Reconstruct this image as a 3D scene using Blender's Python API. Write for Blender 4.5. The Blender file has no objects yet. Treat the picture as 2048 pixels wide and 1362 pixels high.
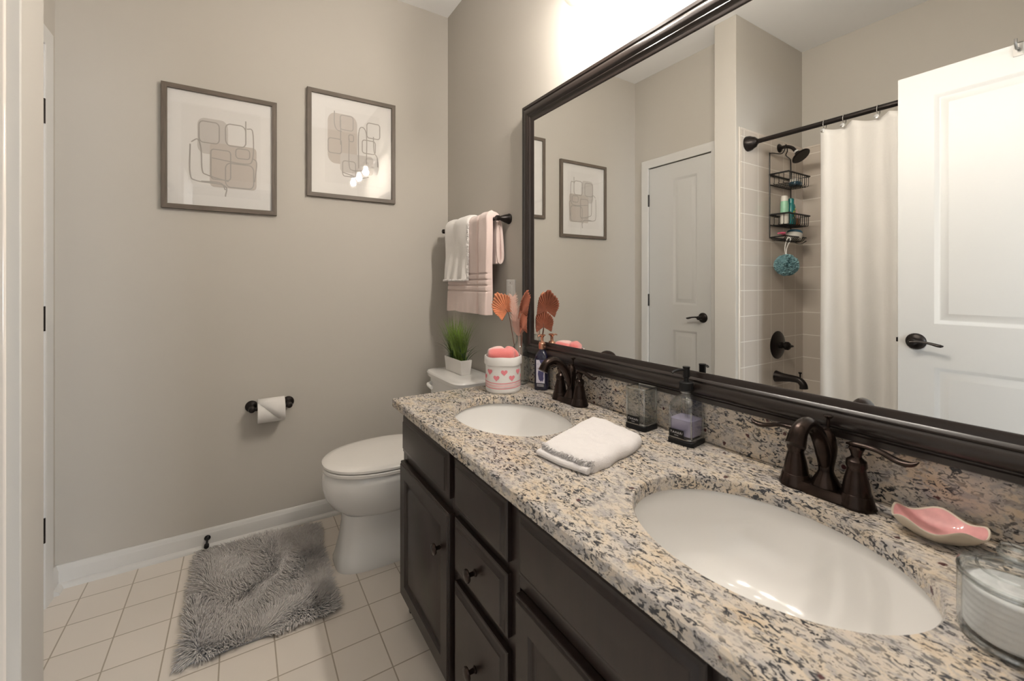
import bpy, bmesh, math, random
import numpy as np
from mathutils import Vector, Matrix, noise
random.seed(7)
PI = math.pi
S = bpy.context.scene
C = S.collection

# ------------------------------------------------------------------ camera, world, lights, exposure
cam_d = bpy.data.cameras.new('camera')
cam_d.sensor_width = 36.0
cam_d.lens = 862.5 / 2048 * 36.0
cam_d.shift_y = -(681 - 565.4) / 2048
cam_d.clip_start = 0.02
cam_d.dof.use_dof = True
cam_d.dof.focus_distance = 1.75
cam_d.dof.aperture_fstop = 6.3
cam = bpy.data.objects.new('camera', cam_d)
cam.location = (0, 0, 1.18)
cam.rotation_euler = (PI / 2, 0, -math.radians(32.15))
C.objects.link(cam)
S.camera = cam

world = bpy.data.worlds.new('daylight')
S.world = world
world.use_nodes = True
wn = world.node_tree.nodes
wn['Background'].inputs['Color'].default_value = (0.80, 0.90, 1.0, 1)
wn['Background'].inputs['Strength'].default_value = 1.2

def area_light(name, loc, target, sx, sy, power, color):
    d = bpy.data.lights.new(name, 'AREA')
    d.shape = 'RECTANGLE'; d.size = sx; d.size_y = sy
    d.energy = power; d.color = color
    o = bpy.data.objects.new(name, d)
    o.location = loc
    o.rotation_euler = (Vector(target) - Vector(loc)).to_track_quat('-Z', 'Y').to_euler()
    C.objects.link(o)
    return o
FILL_BACK, FILL_SIDE, BULB = 110, 24, 430
area_light('fill_light_back', (1.6, -4.05, 1.5), (-0.3, 0.6, 1.4), 1.0, 1.5, FILL_BACK, (0.86, 0.93, 1.0))  # added fill light, stands in for a flash at the camera
area_light('fill_light_side', (2.75, -1.55, 1.5), (0.0, -0.6, 1.3), 1.5, 1.5, FILL_SIDE, (0.84, 0.92, 1.0))  # added cool fill from the bedroom side, no known source

S.view_settings.view_transform = 'Standard'
S.view_settings.look = 'None'
S.view_settings.gamma = 1.0
S.view_settings.use_curve_mapping = False
S.view_settings.exposure = 0.45

# ------------------------------------------------------------------ key measures (metres)
L = 2.357            # back wall
M = 1.034            # vanity wall
G = 1.006            # mirror glass
XL = -0.61           # closet wall
XW = -0.425          # face of the short partition
YW = 1.43            # shower side wall
XB = -1.21           # shower back wall
CEIL = 2.743
CT = 0.77            # countertop height
YF = -0.02           # bathroom face of the doorway wall

# ------------------------------------------------------------------ materials
def new_mat(name):
    m = bpy.data.materials.new(name)
    m.use_nodes = True
    nt = m.node_tree
    return m, nt, nt.nodes['Principled BSDF']

def pm(name, col, rough=0.5, metal=0.0, spec=0.5, coat=0.0, bump=0.0, bscale=200, sheen=0.0, var=0.0, vscale=8, coat_rough=0.1):
    m, nt, b = new_mat(name)
    b.inputs['Base Color'].default_value = (*col, 1)
    b.inputs['Roughness'].default_value = rough
    b.inputs['Metallic'].default_value = metal
    b.inputs['Specular IOR Level'].default_value = spec
    b.inputs['Coat Weight'].default_value = coat
    b.inputs['Coat Roughness'].default_value = coat_rough
    if sheen:
        b.inputs['Sheen Weight'].default_value = sheen
        b.inputs['Sheen Roughness'].default_value = 0.6
    tc = nt.nodes.new('ShaderNodeTexCoord')
    if bump:
        n = nt.nodes.new('ShaderNodeTexNoise'); n.inputs['Scale'].default_value = bscale; n.inputs['Detail'].default_value = 3
        bp = nt.nodes.new('ShaderNodeBump'); bp.inputs['Strength'].default_value = bump; bp.inputs['Distance'].default_value = 0.002
        nt.links.new(tc.outputs['Object'], n.inputs['Vector'])
        nt.links.new(n.outputs['Fac'], bp.inputs['Height'])
        nt.links.new(bp.outputs['Normal'], b.inputs['Normal'])
    if var:
        n = nt.nodes.new('ShaderNodeTexNoise'); n.inputs['Scale'].default_value = vscale; n.inputs['Detail'].default_value = 3
        r = nt.nodes.new('ShaderNodeValToRGB')
        r.color_ramp.elements[0].position = 0.3; r.color_ramp.elements[1].position = 0.7
        r.color_ramp.elements[0].color = (*[c * (1 - var) for c in col], 1)
        r.color_ramp.elements[1].color = (*[min(1, c * (1 + var)) for c in col], 1)
        nt.links.new(tc.outputs['Object'], n.inputs['Vector'])
        nt.links.new(n.outputs['Fac'], r.inputs['Fac'])
        nt.links.new(r.outputs['Color'], b.inputs['Base Color'])
    return m

def thin_glass(name, tint=(0.97, 0.985, 0.98), edge=(0.72, 0.76, 0.76), refl=1.0, base=0.045):
    """thin clear glass: passes light, fresnel reflections, darker where seen edge-on"""
    m, nt, b = new_mat(name)
    nt.nodes.remove(b)
    out = nt.nodes['Material Output']
    lw = nt.nodes.new('ShaderNodeLayerWeight'); lw.inputs['Blend'].default_value = 0.25
    mixc = nt.nodes.new('ShaderNodeMix'); mixc.data_type = 'RGBA'
    mixc.inputs['A'].default_value = (*tint, 1); mixc.inputs['B'].default_value = (*edge, 1)
    t = nt.nodes.new('ShaderNodeBsdfTransparent')
    g = nt.nodes.new('ShaderNodeBsdfGlossy'); g.inputs['Roughness'].default_value = 0.02
    g.inputs['Color'].default_value = (refl, refl, refl, 1)
    pw = nt.nodes.new('ShaderNodeMath'); pw.operation = 'POWER'; pw.inputs[1].default_value = 4.0
    l2 = nt.nodes.new('ShaderNodeLayerWeight'); l2.inputs['Blend'].default_value = 0.5
    nt.links.new(l2.outputs['Facing'], pw.inputs[0])
    fr = nt.nodes.new('ShaderNodeMath'); fr.operation = 'MULTIPLY_ADD'; fr.inputs[1].default_value = 0.85; fr.inputs[2].default_value = base
    nt.links.new(pw.outputs[0], fr.inputs[0])
    mx = nt.nodes.new('ShaderNodeMixShader')
    nt.links.new(lw.outputs['Facing'], mixc.inputs['Factor'])
    nt.links.new(mixc.outputs['Result'], t.inputs['Color'])
    nt.links.new(fr.outputs[0], mx.inputs['Fac'])
    nt.links.new(t.outputs['BSDF'], mx.inputs[1])
    nt.links.new(g.outputs['BSDF'], mx.inputs[2])
    nt.links.new(mx.outputs['Shader'], out.inputs['Surface'])
    return m

def tile_mat(name, plane, pitch, ox, oy, tile, grout, mortar, rough, var=0.03, bump=0.35):
    m, nt, b = new_mat(name)
    tc = nt.nodes.new('ShaderNodeTexCoord')
    sep = nt.nodes.new('ShaderNodeSeparateXYZ')
    comb = nt.nodes.new('ShaderNodeCombineXYZ')
    nt.links.new(tc.outputs['Object'], sep.inputs[0])
    ax = {'xy': ('X', 'Y'), 'xz': ('X', 'Z'), 'yz': ('Y', 'Z')}[plane]
    for k, (a, o) in enumerate(zip(ax, (ox, oy))):
        ad = nt.nodes.new('ShaderNodeMath'); ad.operation = 'ADD'; ad.inputs[1].default_value = -o + 100 * pitch
        nt.links.new(sep.outputs[a], ad.inputs[0])
        nt.links.new(ad.outputs[0], comb.inputs[k])
    br = nt.nodes.new('ShaderNodeTexBrick')
    br.offset = 0.0; br.squash = 1.0
    br.inputs['Scale'].default_value = 1.0
    br.inputs['Brick Width'].default_value = pitch
    br.inputs['Row Height'].default_value = pitch
    br.inputs['Mortar Size'].default_value = mortar
    br.inputs['Mortar Smooth'].default_value = 0.15
    br.inputs['Bias'].default_value = 0.0
    br.inputs['Color1'].default_value = (*[c * (1 - var) for c in tile], 1)
    br.inputs['Color2'].default_value = (*[min(1, c * (1 + var)) for c in tile], 1)
    br.inputs['Mortar'].default_value = (*grout, 1)
    nt.links.new(comb.outputs[0], br.inputs['Vector'])
    nt.links.new(br.outputs['Color'], b.inputs['Base Color'])
    b.inputs['Roughness'].default_value = rough
    bp = nt.nodes.new('ShaderNodeBump'); bp.inputs['Strength'].default_value = bump; bp.inputs['Distance'].default_value = 0.002; bp.invert = True
    nt.links.new(br.outputs['Fac'], bp.inputs['Height'])
    nt.links.new(bp.outputs['Normal'], b.inputs['Normal'])
    return m

def granite_mat():
    m, nt, b = new_mat('speckled_granite')
    N = nt.nodes; K = nt.links
    tc = N.new('ShaderNodeTexCoord')
    mp = N.new('ShaderNodeMapping'); mp.inputs['Rotation'].default_value = (0.25, 0.35, math.radians(32)); mp.inputs['Scale'].default_value = (1.0, 0.52, 0.85)
    K.new(tc.outputs['Object'], mp.inputs['Vector'])
    def nz(scale, detail, rough, dist=0.0, vec=mp):
        n = N.new('ShaderNodeTexNoise'); n.inputs['Scale'].default_value = scale; n.inputs['Detail'].default_value = detail
        n.inputs['Roughness'].default_value = rough; n.inputs['Distortion'].default_value = dist
        K.new(vec.outputs[0], n.inputs['Vector']); return n
    def ramp(src, stops):
        r = N.new('ShaderNodeValToRGB'); e = r.color_ramp.elements
        while len(e) < len(stops): e.new(0.5)
        for el, (p, c) in zip(e, stops):
            el.position = p; el.color = (*c, 1) if len(c) == 3 else (c[0], c[0], c[0], 1)
        K.new(src, r.inputs['Fac']); return r
    def mix(f, a, bcol):
        x = N.new('ShaderNodeMix'); x.data_type = 'RGBA'
        K.new(f, x.inputs['Factor']); K.new(a, x.inputs['A'])
        if isinstance(bcol, tuple): x.inputs['B'].default_value = (*bcol, 1)
        else: K.new(bcol, x.inputs['B'])
        return x
    base = ramp(nz(26, 4, 0.6, 0.4).outputs['Fac'], [(0.30, (0.42, 0.39, 0.37)), (0.44, (0.56, 0.50, 0.44)), (0.58, (0.60, 0.51, 0.405)), (0.72, (0.54, 0.425, 0.305))])
    # soft grey clouds
    g1 = ramp(nz(75, 4, 0.65, 0.8).outputs['Fac'], [(0.49, (0.0,)), (0.60, (0.7,))])
    c1 = mix(g1.outputs['Color'], base.outputs['Color'], (0.33, 0.32, 0.325))
    # dark blue-grey flecks, gathered in clusters
    f2 = ramp(nz(165, 3, 0.6, 0.9).outputs['Fac'], [(0.52, (0.0,)), (0.575, (1.0,))])
    cl = ramp(nz(22, 3, 0.55).outputs['Fac'], [(0.36, (0.25,)), (0.54, (1.0,))])
    mul = N.new('ShaderNodeMath'); mul.operation = 'MULTIPLY'
    K.new(f2.outputs['Color'], mul.inputs[0]); K.new(cl.outputs['Color'], mul.inputs[1])
    c2 = mix(mul.outputs[0], c1.outputs['Result'], (0.035, 0.036, 0.042))
    # fine black specks
    f3 = ramp(nz(300, 2, 0.5).outputs['Fac'], [(0.66, (0.0,)), (0.70, (0.9,))])
    c3 = mix(f3.outputs['Color'], c2.outputs['Result'], (0.05, 0.05, 0.055))
    # burgundy garnets
    v = N.new('ShaderNodeTexVoronoi'); v.inputs['Scale'].default_value = 34; K.new(tc.outputs['Object'], v.inputs['Vector'])
    wob = nz(160, 2, 0.5, 0, tc)
    try: K.new(tc.outputs['Object'], wob.inputs['Vector'])
    except Exception: pass
    ad = N.new('ShaderNodeMath'); ad.operation = 'MULTIPLY_ADD'; ad.inputs[1].default_value = 0.35; K.new(wob.outputs['Fac'], ad.inputs[0]); K.new(v.outputs['Distance'], ad.inputs[2])
    d1 = ramp(ad.outputs[0], [(0.30, (1.0,)), (0.35, (0.0,))])
    sp = N.new('ShaderNodeSeparateColor'); K.new(v.outputs['Color'], sp.inputs[0])
    d2 = ramp(sp.outputs[0], [(0.80, (0.0,)), (0.82, (1.0,))])
    m2 = N.new('ShaderNodeMath'); m2.operation = 'MULTIPLY'; K.new(d1.outputs['Color'], m2.inputs[0]); K.new(d2.outputs['Color'], m2.inputs[1])
    c4 = mix(m2.outputs[0], c3.outputs['Result'], (0.075, 0.028, 0.03))
    K.new(c4.outputs['Result'], b.inputs['Base Color'])
    b.inputs['Roughness'].default_value = 0.22
    b.inputs['Specular IOR Level'].default_value = 0.5
    return m

def grain_mat(name, col, dark, rough, axis='Z', scale=60, coat=0.0):
    m, nt, b = new_mat(name)
    tc = nt.nodes.new('ShaderNodeTexCoord')
    mp = nt.nodes.new('ShaderNodeMapping')
    sc = [1.0, 1.0, 1.0]; sc['XYZ'.index(axis)] = 0.06
    mp.inputs['Scale'].default_value = sc
    n = nt.nodes.new('ShaderNodeTexNoise'); n.inputs['Scale'].default_value = scale; n.inputs['Detail'].default_value = 5; n.inputs['Roughness'].default_value = 0.65
    r = nt.nodes.new('ShaderNodeValToRGB')
    r.color_ramp.elements[0].position = 0.32; r.color_ramp.elements[0].color = (*dark, 1)
    r.color_ramp.elements[1].position = 0.68; r.color_ramp.elements[1].color = (*col, 1)
    nt.links.new(tc.outputs['Object'], mp.inputs[0]); nt.links.new(mp.outputs[0], n.inputs['Vector'])
    nt.links.new(n.outputs['Fac'], r.inputs['Fac']); nt.links.new(r.outputs['Color'], b.inputs['Base Color'])
    b.inputs['Roughness'].default_value = rough
    b.inputs['Coat Weight'].default_value = coat; b.inputs['Coat Roughness'].default_value = 0.25
    return m

def emit_mat(name, col, strength):
    m, nt, b = new_mat(name)
    b.inputs['Base Color'].default_value = (*col, 1)
    b.inputs['Emission Color'].default_value = (*col, 1)
    b.inputs['Emission Strength'].default_value = strength
    return m

WALLC = (0.525, 0.492, 0.445)
MAT = dict(
    wall=pm('greige_wall_paint', WALLC, 0.72, spec=0.3, bump=0.05, bscale=500),
    ceil=pm('white_ceiling_paint', (0.88, 0.875, 0.87), 0.9, spec=0.2),
    trim=pm('white_trim_paint', (0.66, 0.645, 0.622), 0.38),
    door=pm('white_door_paint', (0.60, 0.592, 0.578), 0.42, bump=0.03, bscale=700),
    floor=tile_mat('cream_floor_tile', 'xy', 0.151, 0.094, 1.467, (0.76, 0.695, 0.625), (0.42, 0.36, 0.29), 0.0022, 0.36),
    tile_s=tile_mat('cream_wall_tile_side', 'xz', 0.1508, -0.643, 0.983, (0.60, 0.53, 0.46), (0.82, 0.77, 0.70), 0.0026, 0.12),
    tile_b=tile_mat('cream_wall_tile_back', 'yz', 0.1508, 1.43, 0.983, (0.60, 0.53, 0.46), (0.82, 0.77, 0.70), 0.0026, 0.12),
    bullnose=pm('cream_bullnose_tile', (0.66, 0.59, 0.52), 0.14),
    granite=granite_mat(),
    carpet=pm('bedroom_carpet', (0.45, 0.40, 0.34), 0.95, bump=0.3, bscale=300),
    espresso=grain_mat('espresso_cabinet_wood', (0.024, 0.0135, 0.0105), (0.015, 0.0085, 0.007), 0.34, 'Z', 50, coat=0.0),
    frame_dark=pm('dark_bronze_mirror_frame', (0.021, 0.0145, 0.0125), 0.30, coat=0.15, coat_rough=0.2),
    pic_wood=grain_mat('grey_brown_frame_wood', (0.165, 0.132, 0.105), (0.10, 0.08, 0.063), 0.5, 'X', 160),
    pic_wood_v=grain_mat('grey_brown_frame_wood_upright', (0.165, 0.132, 0.105), (0.10, 0.08, 0.063), 0.5, 'Z', 160),
    mirror=pm('silvered_mirror', (0.93, 0.94, 0.93), 0.0, 1.0),
    porcelain=pm('white_porcelain', (0.80, 0.785, 0.765), 0.10, coat=0.5, coat_rough=0.03),
    seat=pm('white_toilet_seat_plastic', (0.80, 0.77, 0.73), 0.25),
    bronze=pm('oil_rubbed_bronze', (0.030, 0.019, 0.015), 0.22, 0.75, var=0.4, vscale=30),
    bronze_d=pm('dark_bronze_hardware', (0.022, 0.017, 0.015), 0.35, 0.6),
    black=pm('matte_black', (0.008, 0.008, 0.009), 0.5, spec=0.25),
    blackwire=pm('black_coated_wire', (0.016, 0.014, 0.013), 0.4, 0.3),
    copper=pm('rose_copper', (0.62, 0.33, 0.22), 0.25, 0.9),
    paper=pm('white_mat_board', (0.80, 0.775, 0.75), 0.8),
    art_paper=pm('art_paper', (0.775, 0.75, 0.725), 0.85),
    art_grey=pm('art_pale_grey_ink', (0.60, 0.565, 0.535), 0.85),
    art_brown=pm('art_taupe_ink', (0.56, 0.505, 0.46), 0.85),
    art_line=pm('art_line_ink', (0.40, 0.37, 0.345), 0.85),
    pic_glass=thin_glass('picture_glass', (0.985, 0.985, 0.985), (0.95, 0.95, 0.95)),
    glass=thin_glass('clear_glass', (0.99, 0.995, 0.992), (0.62, 0.65, 0.66)),
    glass_edge=thin_glass('glass_edge', (0.90, 0.92, 0.92), (0.50, 0.53, 0.54), base=0.22),
    shade=thin_glass('clear_lamp_shade_glass', (0.98, 0.98, 0.97), (0.75, 0.73, 0.70)),
    liquid=pm('lavender_soap_liquid', (0.47, 0.43, 0.64), 0.15),
    bulb=emit_mat('warm_bulb_glow', (1.0, 0.93, 0.845), 1.0),
    white_plastic=pm('white_plastic', (0.80, 0.79, 0.77), 0.35),
    toilet_paper=pm('soft_white_paper', (0.80, 0.77, 0.74), 0.95),
    pink_towel=pm('blush_pink_terry', (0.78, 0.625, 0.58), 0.95, sheen=0.4, bump=0.6, bscale=420),
    white_towel=pm('cream_white_terry', (0.88, 0.84, 0.81), 0.95, sheen=0.4, bump=0.7, bscale=300),
    wash_white=pm('soft_white_terry', (0.74, 0.705, 0.70), 0.95, sheen=0.4, bump=0.6, bscale=350),
    coral=pm('coral_terry', (0.80, 0.20, 0.19), 0.95, sheen=0.5, bump=0.9, bscale=450),
    blush=pm('pale_blush_terry', (0.82, 0.55, 0.52), 0.95, sheen=0.5, bump=0.9, bscale=450),
    canvas=pm('white_canvas', (0.82, 0.80, 0.78), 0.85, bump=0.2, bscale=600),
    heart=pm('pink_print', (0.82, 0.26, 0.30), 0.85),
    stripe=pm('pale_pink_print', (0.83, 0.56, 0.56), 0.85),
    navy=pm('deep_indigo_bottle', (0.010, 0.010, 0.030), 0.15, coat=0.25),
    label_lav=pm('lavender_white_label', (0.62, 0.59, 0.68), 0.5),
    label_leaf=pm('violet_leaf_print', (0.07, 0.065, 0.17), 0.5),
    label_txt=pm('white_label_print', (0.75, 0.73, 0.75), 0.6),
    planter=pm('white_ceramic_planter', (0.78, 0.75, 0.72), 0.3),
    soil=pm('dark_soil', (0.03, 0.025, 0.018), 0.9),
    palm_o=pm('orange_dried_palm', (0.58, 0.22, 0.11), 0.75, var=0.25, vscale=20),
    palm_r=pm('russet_dried_palm', (0.36, 0.115, 0.065), 0.75, var=0.25, vscale=20),
    plume=pm('blush_dried_fern', (0.72, 0.47, 0.39), 0.85),
    stem=pm('brown_stem', (0.22, 0.10, 0.07), 0.8),
    grass=pm('green_grass_blade', (0.20, 0.31, 0.055), 0.5, var=0.55, vscale=9),
    grass_d=pm('dark_green_blade', (0.045, 0.095, 0.035), 0.5, var=0.3, vscale=9),
    dish_in=pm('glossy_pink_glaze', (0.72, 0.36, 0.36), 0.08, coat=0.6, coat_rough=0.03, var=0.15, vscale=40),
    dish_out=pm('bare_cream_clay', (0.62, 0.55, 0.45), 0.5),
    cotton=pm('white_cotton', (0.78, 0.775, 0.78), 1.0, bump=0.4, bscale=120),
    rug=pm('grey_shag_pile', (0.60, 0.555, 0.53), 0.85, sheen=0.6),
    rug_back=pm('rug_backing', (0.34, 0.34, 0.35), 0.9),
    curtain=pm('white_embroidered_cloth', (0.69, 0.665, 0.635), 0.9, bump=0.25, bscale=90),
    liner=pm('white_vinyl_liner', (0.84, 0.84, 0.83), 0.5),
    chrome=pm('chrome', (0.75, 0.75, 0.76), 0.12, 1.0),
    loofah=pm('teal_mesh', (0.27, 0.45, 0.48), 0.8),
    cord=pm('white_cord', (0.78, 0.76, 0.73), 0.8),
    teal=pm('teal_plastic', (0.02, 0.22, 0.22), 0.25),
    mint=pm('mint_green_plastic', (0.30, 0.58, 0.40), 0.35),
    leafy=pm('yellow_green_print', (0.55, 0.62, 0.08), 0.45),
    amber=pm('amber_liquid', (0.33, 0.14, 0.06), 0.2),
    navyblue=pm('steel_blue_plastic', (0.03, 0.11, 0.18), 0.35),
    pinkplastic=pm('hot_pink_plastic', (0.72, 0.12, 0.22), 0.4),
    offwhite=pm('off_white_plastic', (0.72, 0.69, 0.63), 0.4),
    nickel=pm('brushed_nickel', (0.32, 0.31, 0.30), 0.35, 0.9),
    dark_gap=pm('shadow_gap_black', (0.01, 0.009, 0.008), 0.8),
)
MAT['liquid'].node_tree.nodes['Principled BSDF'].inputs['Alpha'].default_value = 0.62
# cloth stays opaque
for k in ('curtain', 'liner'):
    MAT[k].node_tree.nodes['Principled BSDF'].inputs['Subsurface Weight'].default_value = 0.0
MAT['bulb'].node_tree.nodes['Principled BSDF'].inputs['Emission Strength'].default_value = BULB

# ------------------------------------------------------------------ building helpers
def tag(o, label=None, cat=None, group=None, kind=None):
    if label: o['label'] = label
    if cat: o['category'] = cat
    if group: o['group'] = group
    if kind: o['kind'] = kind
    return o

def thing(name, label, cat, loc=(0, 0, 0), group=None):
    o = bpy.data.objects.new(name, None)
    o.empty_display_size = 0.05
    o.location = loc
    C.objects.link(o)
    return tag(o, label, cat, group)

def origin(p):
    v = Vector((0, 0, 0))
    while p is not None:
        v += p.location; p = p.parent
    return v

class MB:
    """collects shapes (world coordinates) that become ONE mesh object"""
    def __init__(s):
        s.v = []; s.f = []; s.m = []; s.sm = []
    def add(s, vs, fs, mi=0, smooth=True):
        o = len(s.v)
        s.v += [tuple(v) for v in vs]
        for f in fs:
            s.f.append([i + o for i in f]); s.m.append(mi); s.sm.append(smooth)
        return s
    def box(s, x0, x1, y0, y1, z0, z1, mi=0, T=None):
        vs = [Vector(p) for p in ((x0, y0, z0), (x1, y0, z0), (x1, y1, z0), (x0, y1, z0), (x0, y0, z1), (x1, y0, z1), (x1, y1, z1), (x0, y1, z1))]
        if T: vs = [T @ v for v in vs]
        return s.add(vs, [(0, 3, 2, 1), (4, 5, 6, 7), (0, 1, 5, 4), (1, 2, 6, 5), (2, 3, 7, 6), (3, 0, 4, 7)], mi, False)
    def lathe(s, prof, n=32, T=None, mi=0, cap0=True, cap1=True, sx=1.0, sy=1.0):
        vs = []; fs = []
        for r, z in prof:
            for k in range(n):
                a = 2 * PI * k / n
                vs.append(Vector((r * math.cos(a) * sx, r * math.sin(a) * sy, z)))
        if T: vs = [T @ v for v in vs]
        for i in range(len(prof) - 1):
            for k in range(n):
                k2 = (k + 1) % n
                fs.append((i * n + k, i * n + k2, (i + 1) * n + k2, (i + 1) * n + k))
        if cap0: fs.append(tuple(reversed(range(n))))
        if cap1: fs.append(tuple((len(prof) - 1) * n + k for k in range(n)))
        return s.add(vs, fs, mi)
    def rings(s, rings, mi=0, cap0=True, cap1=True, closed=True, smooth=True):
        """rings: list of equally long point lists"""
        n = len(rings[0]); vs = [p for r in rings for p in r]; fs = []
        for i in range(len(rings) - 1):
            for k in range(n if closed else n - 1):
                k2 = (k + 1) % n
                fs.append((i * n + k, i * n + k2, (i + 1) * n + k2, (i + 1) * n + k))
        if cap0: fs.append(tuple(reversed(range(n))))
        if cap1: fs.append(tuple((len(rings) - 1) * n + k for k in range(n)))
        return s.add(vs, fs, mi, smooth)
    def tube(s, pts, rad, n=10, mi=0, cap=True, flat=1.0, up=Vector((0, 0, 1))):
        pts = [Vector(p) for p in pts]
        rs = list(rad) if isinstance(rad, (list, tuple)) else [rad] * len(pts)
        if len(rs) != len(pts): rs = lerp_list(rs, len(pts))
        out = []; prev = None
        for i, p in enumerate(pts):
            d = (pts[min(i + 1, len(pts) - 1)] - pts[max(i - 1, 0)]).normalized()
            if prev is None:
                a = d.cross(up)
                if a.length < 1e-3: a = d.cross(Vector((1, 0, 0)))
            else:
                a = prev - d * prev.dot(d)
            a.normalize(); b = d.cross(a); prev = a
            out.append([p + (a * math.cos(t) + b * math.sin(t) * flat) * rs[i] for t in (2 * PI * k / n for k in range(n))])
        return s.rings(out, mi, cap, cap)
    def loops(s, prof, w, h, T, mi=0, fill=True, back=False, mis=None):
        """mitred rectangle mouldings: prof = [(inset, depth)...]"""
        vs = []; fs = []; ms = []
        for ins, d in prof:
            for a, b in ((ins, ins), (w - ins, ins), (w - ins, h - ins), (ins, h - ins)):
                vs.append(T(a, b, d))
        for i in range(len(prof) - 1):
            for k in range(4):
                fs.append((i * 4 + k, i * 4 + (k + 1) % 4, (i + 1) * 4 + (k + 1) % 4, (i + 1) * 4 + k)); ms.append(mi if mis is None else mis[k % 2])
        if fill: fs.append(tuple((len(prof) - 1) * 4 + k for k in range(4))); ms.append(mi)
        if back: fs.append((3, 2, 1, 0)); ms.append(mi)
        o = len(s.v); s.v += [tuple(v) for v in vs]
        for f, k in zip(fs, ms):
            s.f.append([i + o for i in f]); s.m.append(k); s.sm.append(False)
        return s
    def build(s, name, mats, parent=None, bevel=0.0, seg=2, recalc=True, angle=35):
        off = origin(parent) if parent is not None else Vector((0, 0, 0))
        me = bpy.data.meshes.new(name)
        me.from_pydata([(v[0] - off.x, v[1] - off.y, v[2] - off.z) for v in s.v], [], s.f)
        mats = mats if isinstance(mats, (list, tuple)) else [mats]
        for m in mats: me.materials.append(MAT[m] if isinstance(m, str) else m)
        me.polygons.foreach_set('material_index', s.m)
        me.polygons.foreach_set('use_smooth', s.sm)
        me.update()
        if recalc:
            bm = bmesh.new(); bm.from_mesh(me)
            bmesh.ops.recalc_face_normals(bm, faces=bm.faces)
            bm.to_mesh(me); bm.free()
        try: me.set_sharp_from_angle(angle=math.radians(angle))
        except Exception: pass
        o = bpy.data.objects.new(name, me)
        C.objects.link(o)
        if parent is not None: o.parent = parent
        if bevel:
            bv = o.modifiers.new('soft_edges', 'BEVEL'); bv.width = bevel; bv.segments = seg; bv.limit_method = 'ANGLE'; bv.angle_limit = math.radians(40)
            bv.harden_normals = False
        return o

def struct(name, mb, mat, bevel=0.0):
    return tag(mb.build(name, mat, None, bevel), kind='structure')

def TX(x, sgn=-1):      # panel standing on a plane x = const: a runs along y, b along z, depth along sgn*x
    return lambda y0, z0: (lambda a, b, d: Vector((x + sgn * d, y0 + a, z0 + b)))
def TYp(y, sgn=-1):     # panel on a plane y = const: a runs along x
    return lambda x0, z0: (lambda a, b, d: Vector((x0 + a, y + sgn * d, z0 + b)))

def axis_T(p, d):
    """matrix that maps local +z to direction d at point p"""
    return Matrix.Translation(Vector(p)) @ Vector(d).to_track_quat('Z', 'Y').to_matrix().to_4x4()

def bez(pts, n=20):
    """Catmull-Rom through the points"""
    P = [Vector(p) for p in pts]; P = [2 * P[0] - P[1]] + P + [2 * P[-1] - P[-2]]
    out = []; segs = len(P) - 3
    for i in range(segs):
        for k in range(n // segs + 1):
            t = k / (n // segs + 1)
            a, b, c, d = P[i:i + 4]
            out.append(0.5 * ((2 * b) + (-a + c) * t + (2 * a - 5 * b + 4 * c - d) * t * t + (-a + 3 * b - 3 * c + d) * t ** 3))
    out.append(P[-2]); return out

def lerp_list(vals, n):
    out = []
    for i in range(n):
        t = i / (n - 1) * (len(vals) - 1); k = min(int(t), len(vals) - 2)
        out.append(vals[k] * (1 - (t - k)) + vals[k + 1] * (t - k))
    return out

def copy_tree(o, parent=None):
    c = o.copy(); C.objects.link(c)
    c.parent = parent
    for ch in list(o.children): copy_tree(ch, c)
    return c

def nz3(x, y, z): return noise.noise(Vector((x, y, z)))

def superring(cx, cy, z, ax, ay, p=2.0, n=48, ax2=None):
    """superellipse ring; ax for -x half, ax2 for +x half"""
    out = []
    for k in range(n):
        t = 2 * PI * k / n; c, s_ = math.cos(t), math.sin(t)
        a = ax if c < 0 else (ax2 if ax2 is not None else ax)
        out.append(Vector((cx + a * math.copysign(abs(c) ** (2 / p), c), cy + ay * math.copysign(abs(s_) ** (2 / p), s_), z)))
    return out

# ================================================================== THE SETTING
struct('floor', MB().box(-1.36, 1.16, -0.09, 2.48, -0.06, 0.0), 'floor')
struct('ceiling', MB().box(-2.4, 2.9, -4.2, 2.48, CEIL, CEIL + 0.08), 'ceil')
struct('wall_back', MB().box(-0.76, 1.16, L, L + 0.1, 0, CEIL), 'wall')
struct('wall_right', MB().box(M, M + 0.1, -0.14, L, 0, CEIL), 'wall')
w = MB(); w.box(-0.74, XL, 1.565, 1.695, 0, CEIL); w.box(-0.74, XL, 2.222, L, 0, CEIL); w.box(-0.74, XL, 1.695, 2.222, 2.045, CEIL); w.box(-0.76, -0.70, 1.695, 2.222, 0, 2.045)
struct('wall_left', w, 'wall')
struct('wall_partition', MB().box(-1.36, XW, YW, 1.565, 0, CEIL), 'wall', 0.003)
struct('wall_shower', MB().box(XB - 0.13, XB, -0.14, YW, 0, CEIL), 'wall')
w = MB(); w.box(XB - 0.13, -0.40, -0.14, YF, 0, CEIL); w.box(0.345, M, -0.14, YF, 0, CEIL); w.box(-0.40, 0.345, -0.14, YF, 2.06, CEIL)
struct('wall_front', w, 'wall')
# shower tile surround
w = MB(); w.box(XB, -0.462, YW - 0.010, YW, 0.36, 2.078)
struct('wall_tile_side', w, 'tile_s')
w = MB(); w.box(XB, XB + 0.010, YF, YW - 0.010, 0.36, 2.078)
struct('wall_tile_back', w, 'tile_b')
w = MB(); w.box(-0.462, -0.447, YW - 0.008, YW, 0.0, 2.092); w.box(XB + 0.01, -0.462, YW - 0.008, YW, 2.078, 2.092); w.box(XB, XB + 0.008, YF, YW - 0.008, 2.078, 2.092)
struct('trim_1', w, 'bullnose', 0.004)
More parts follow.
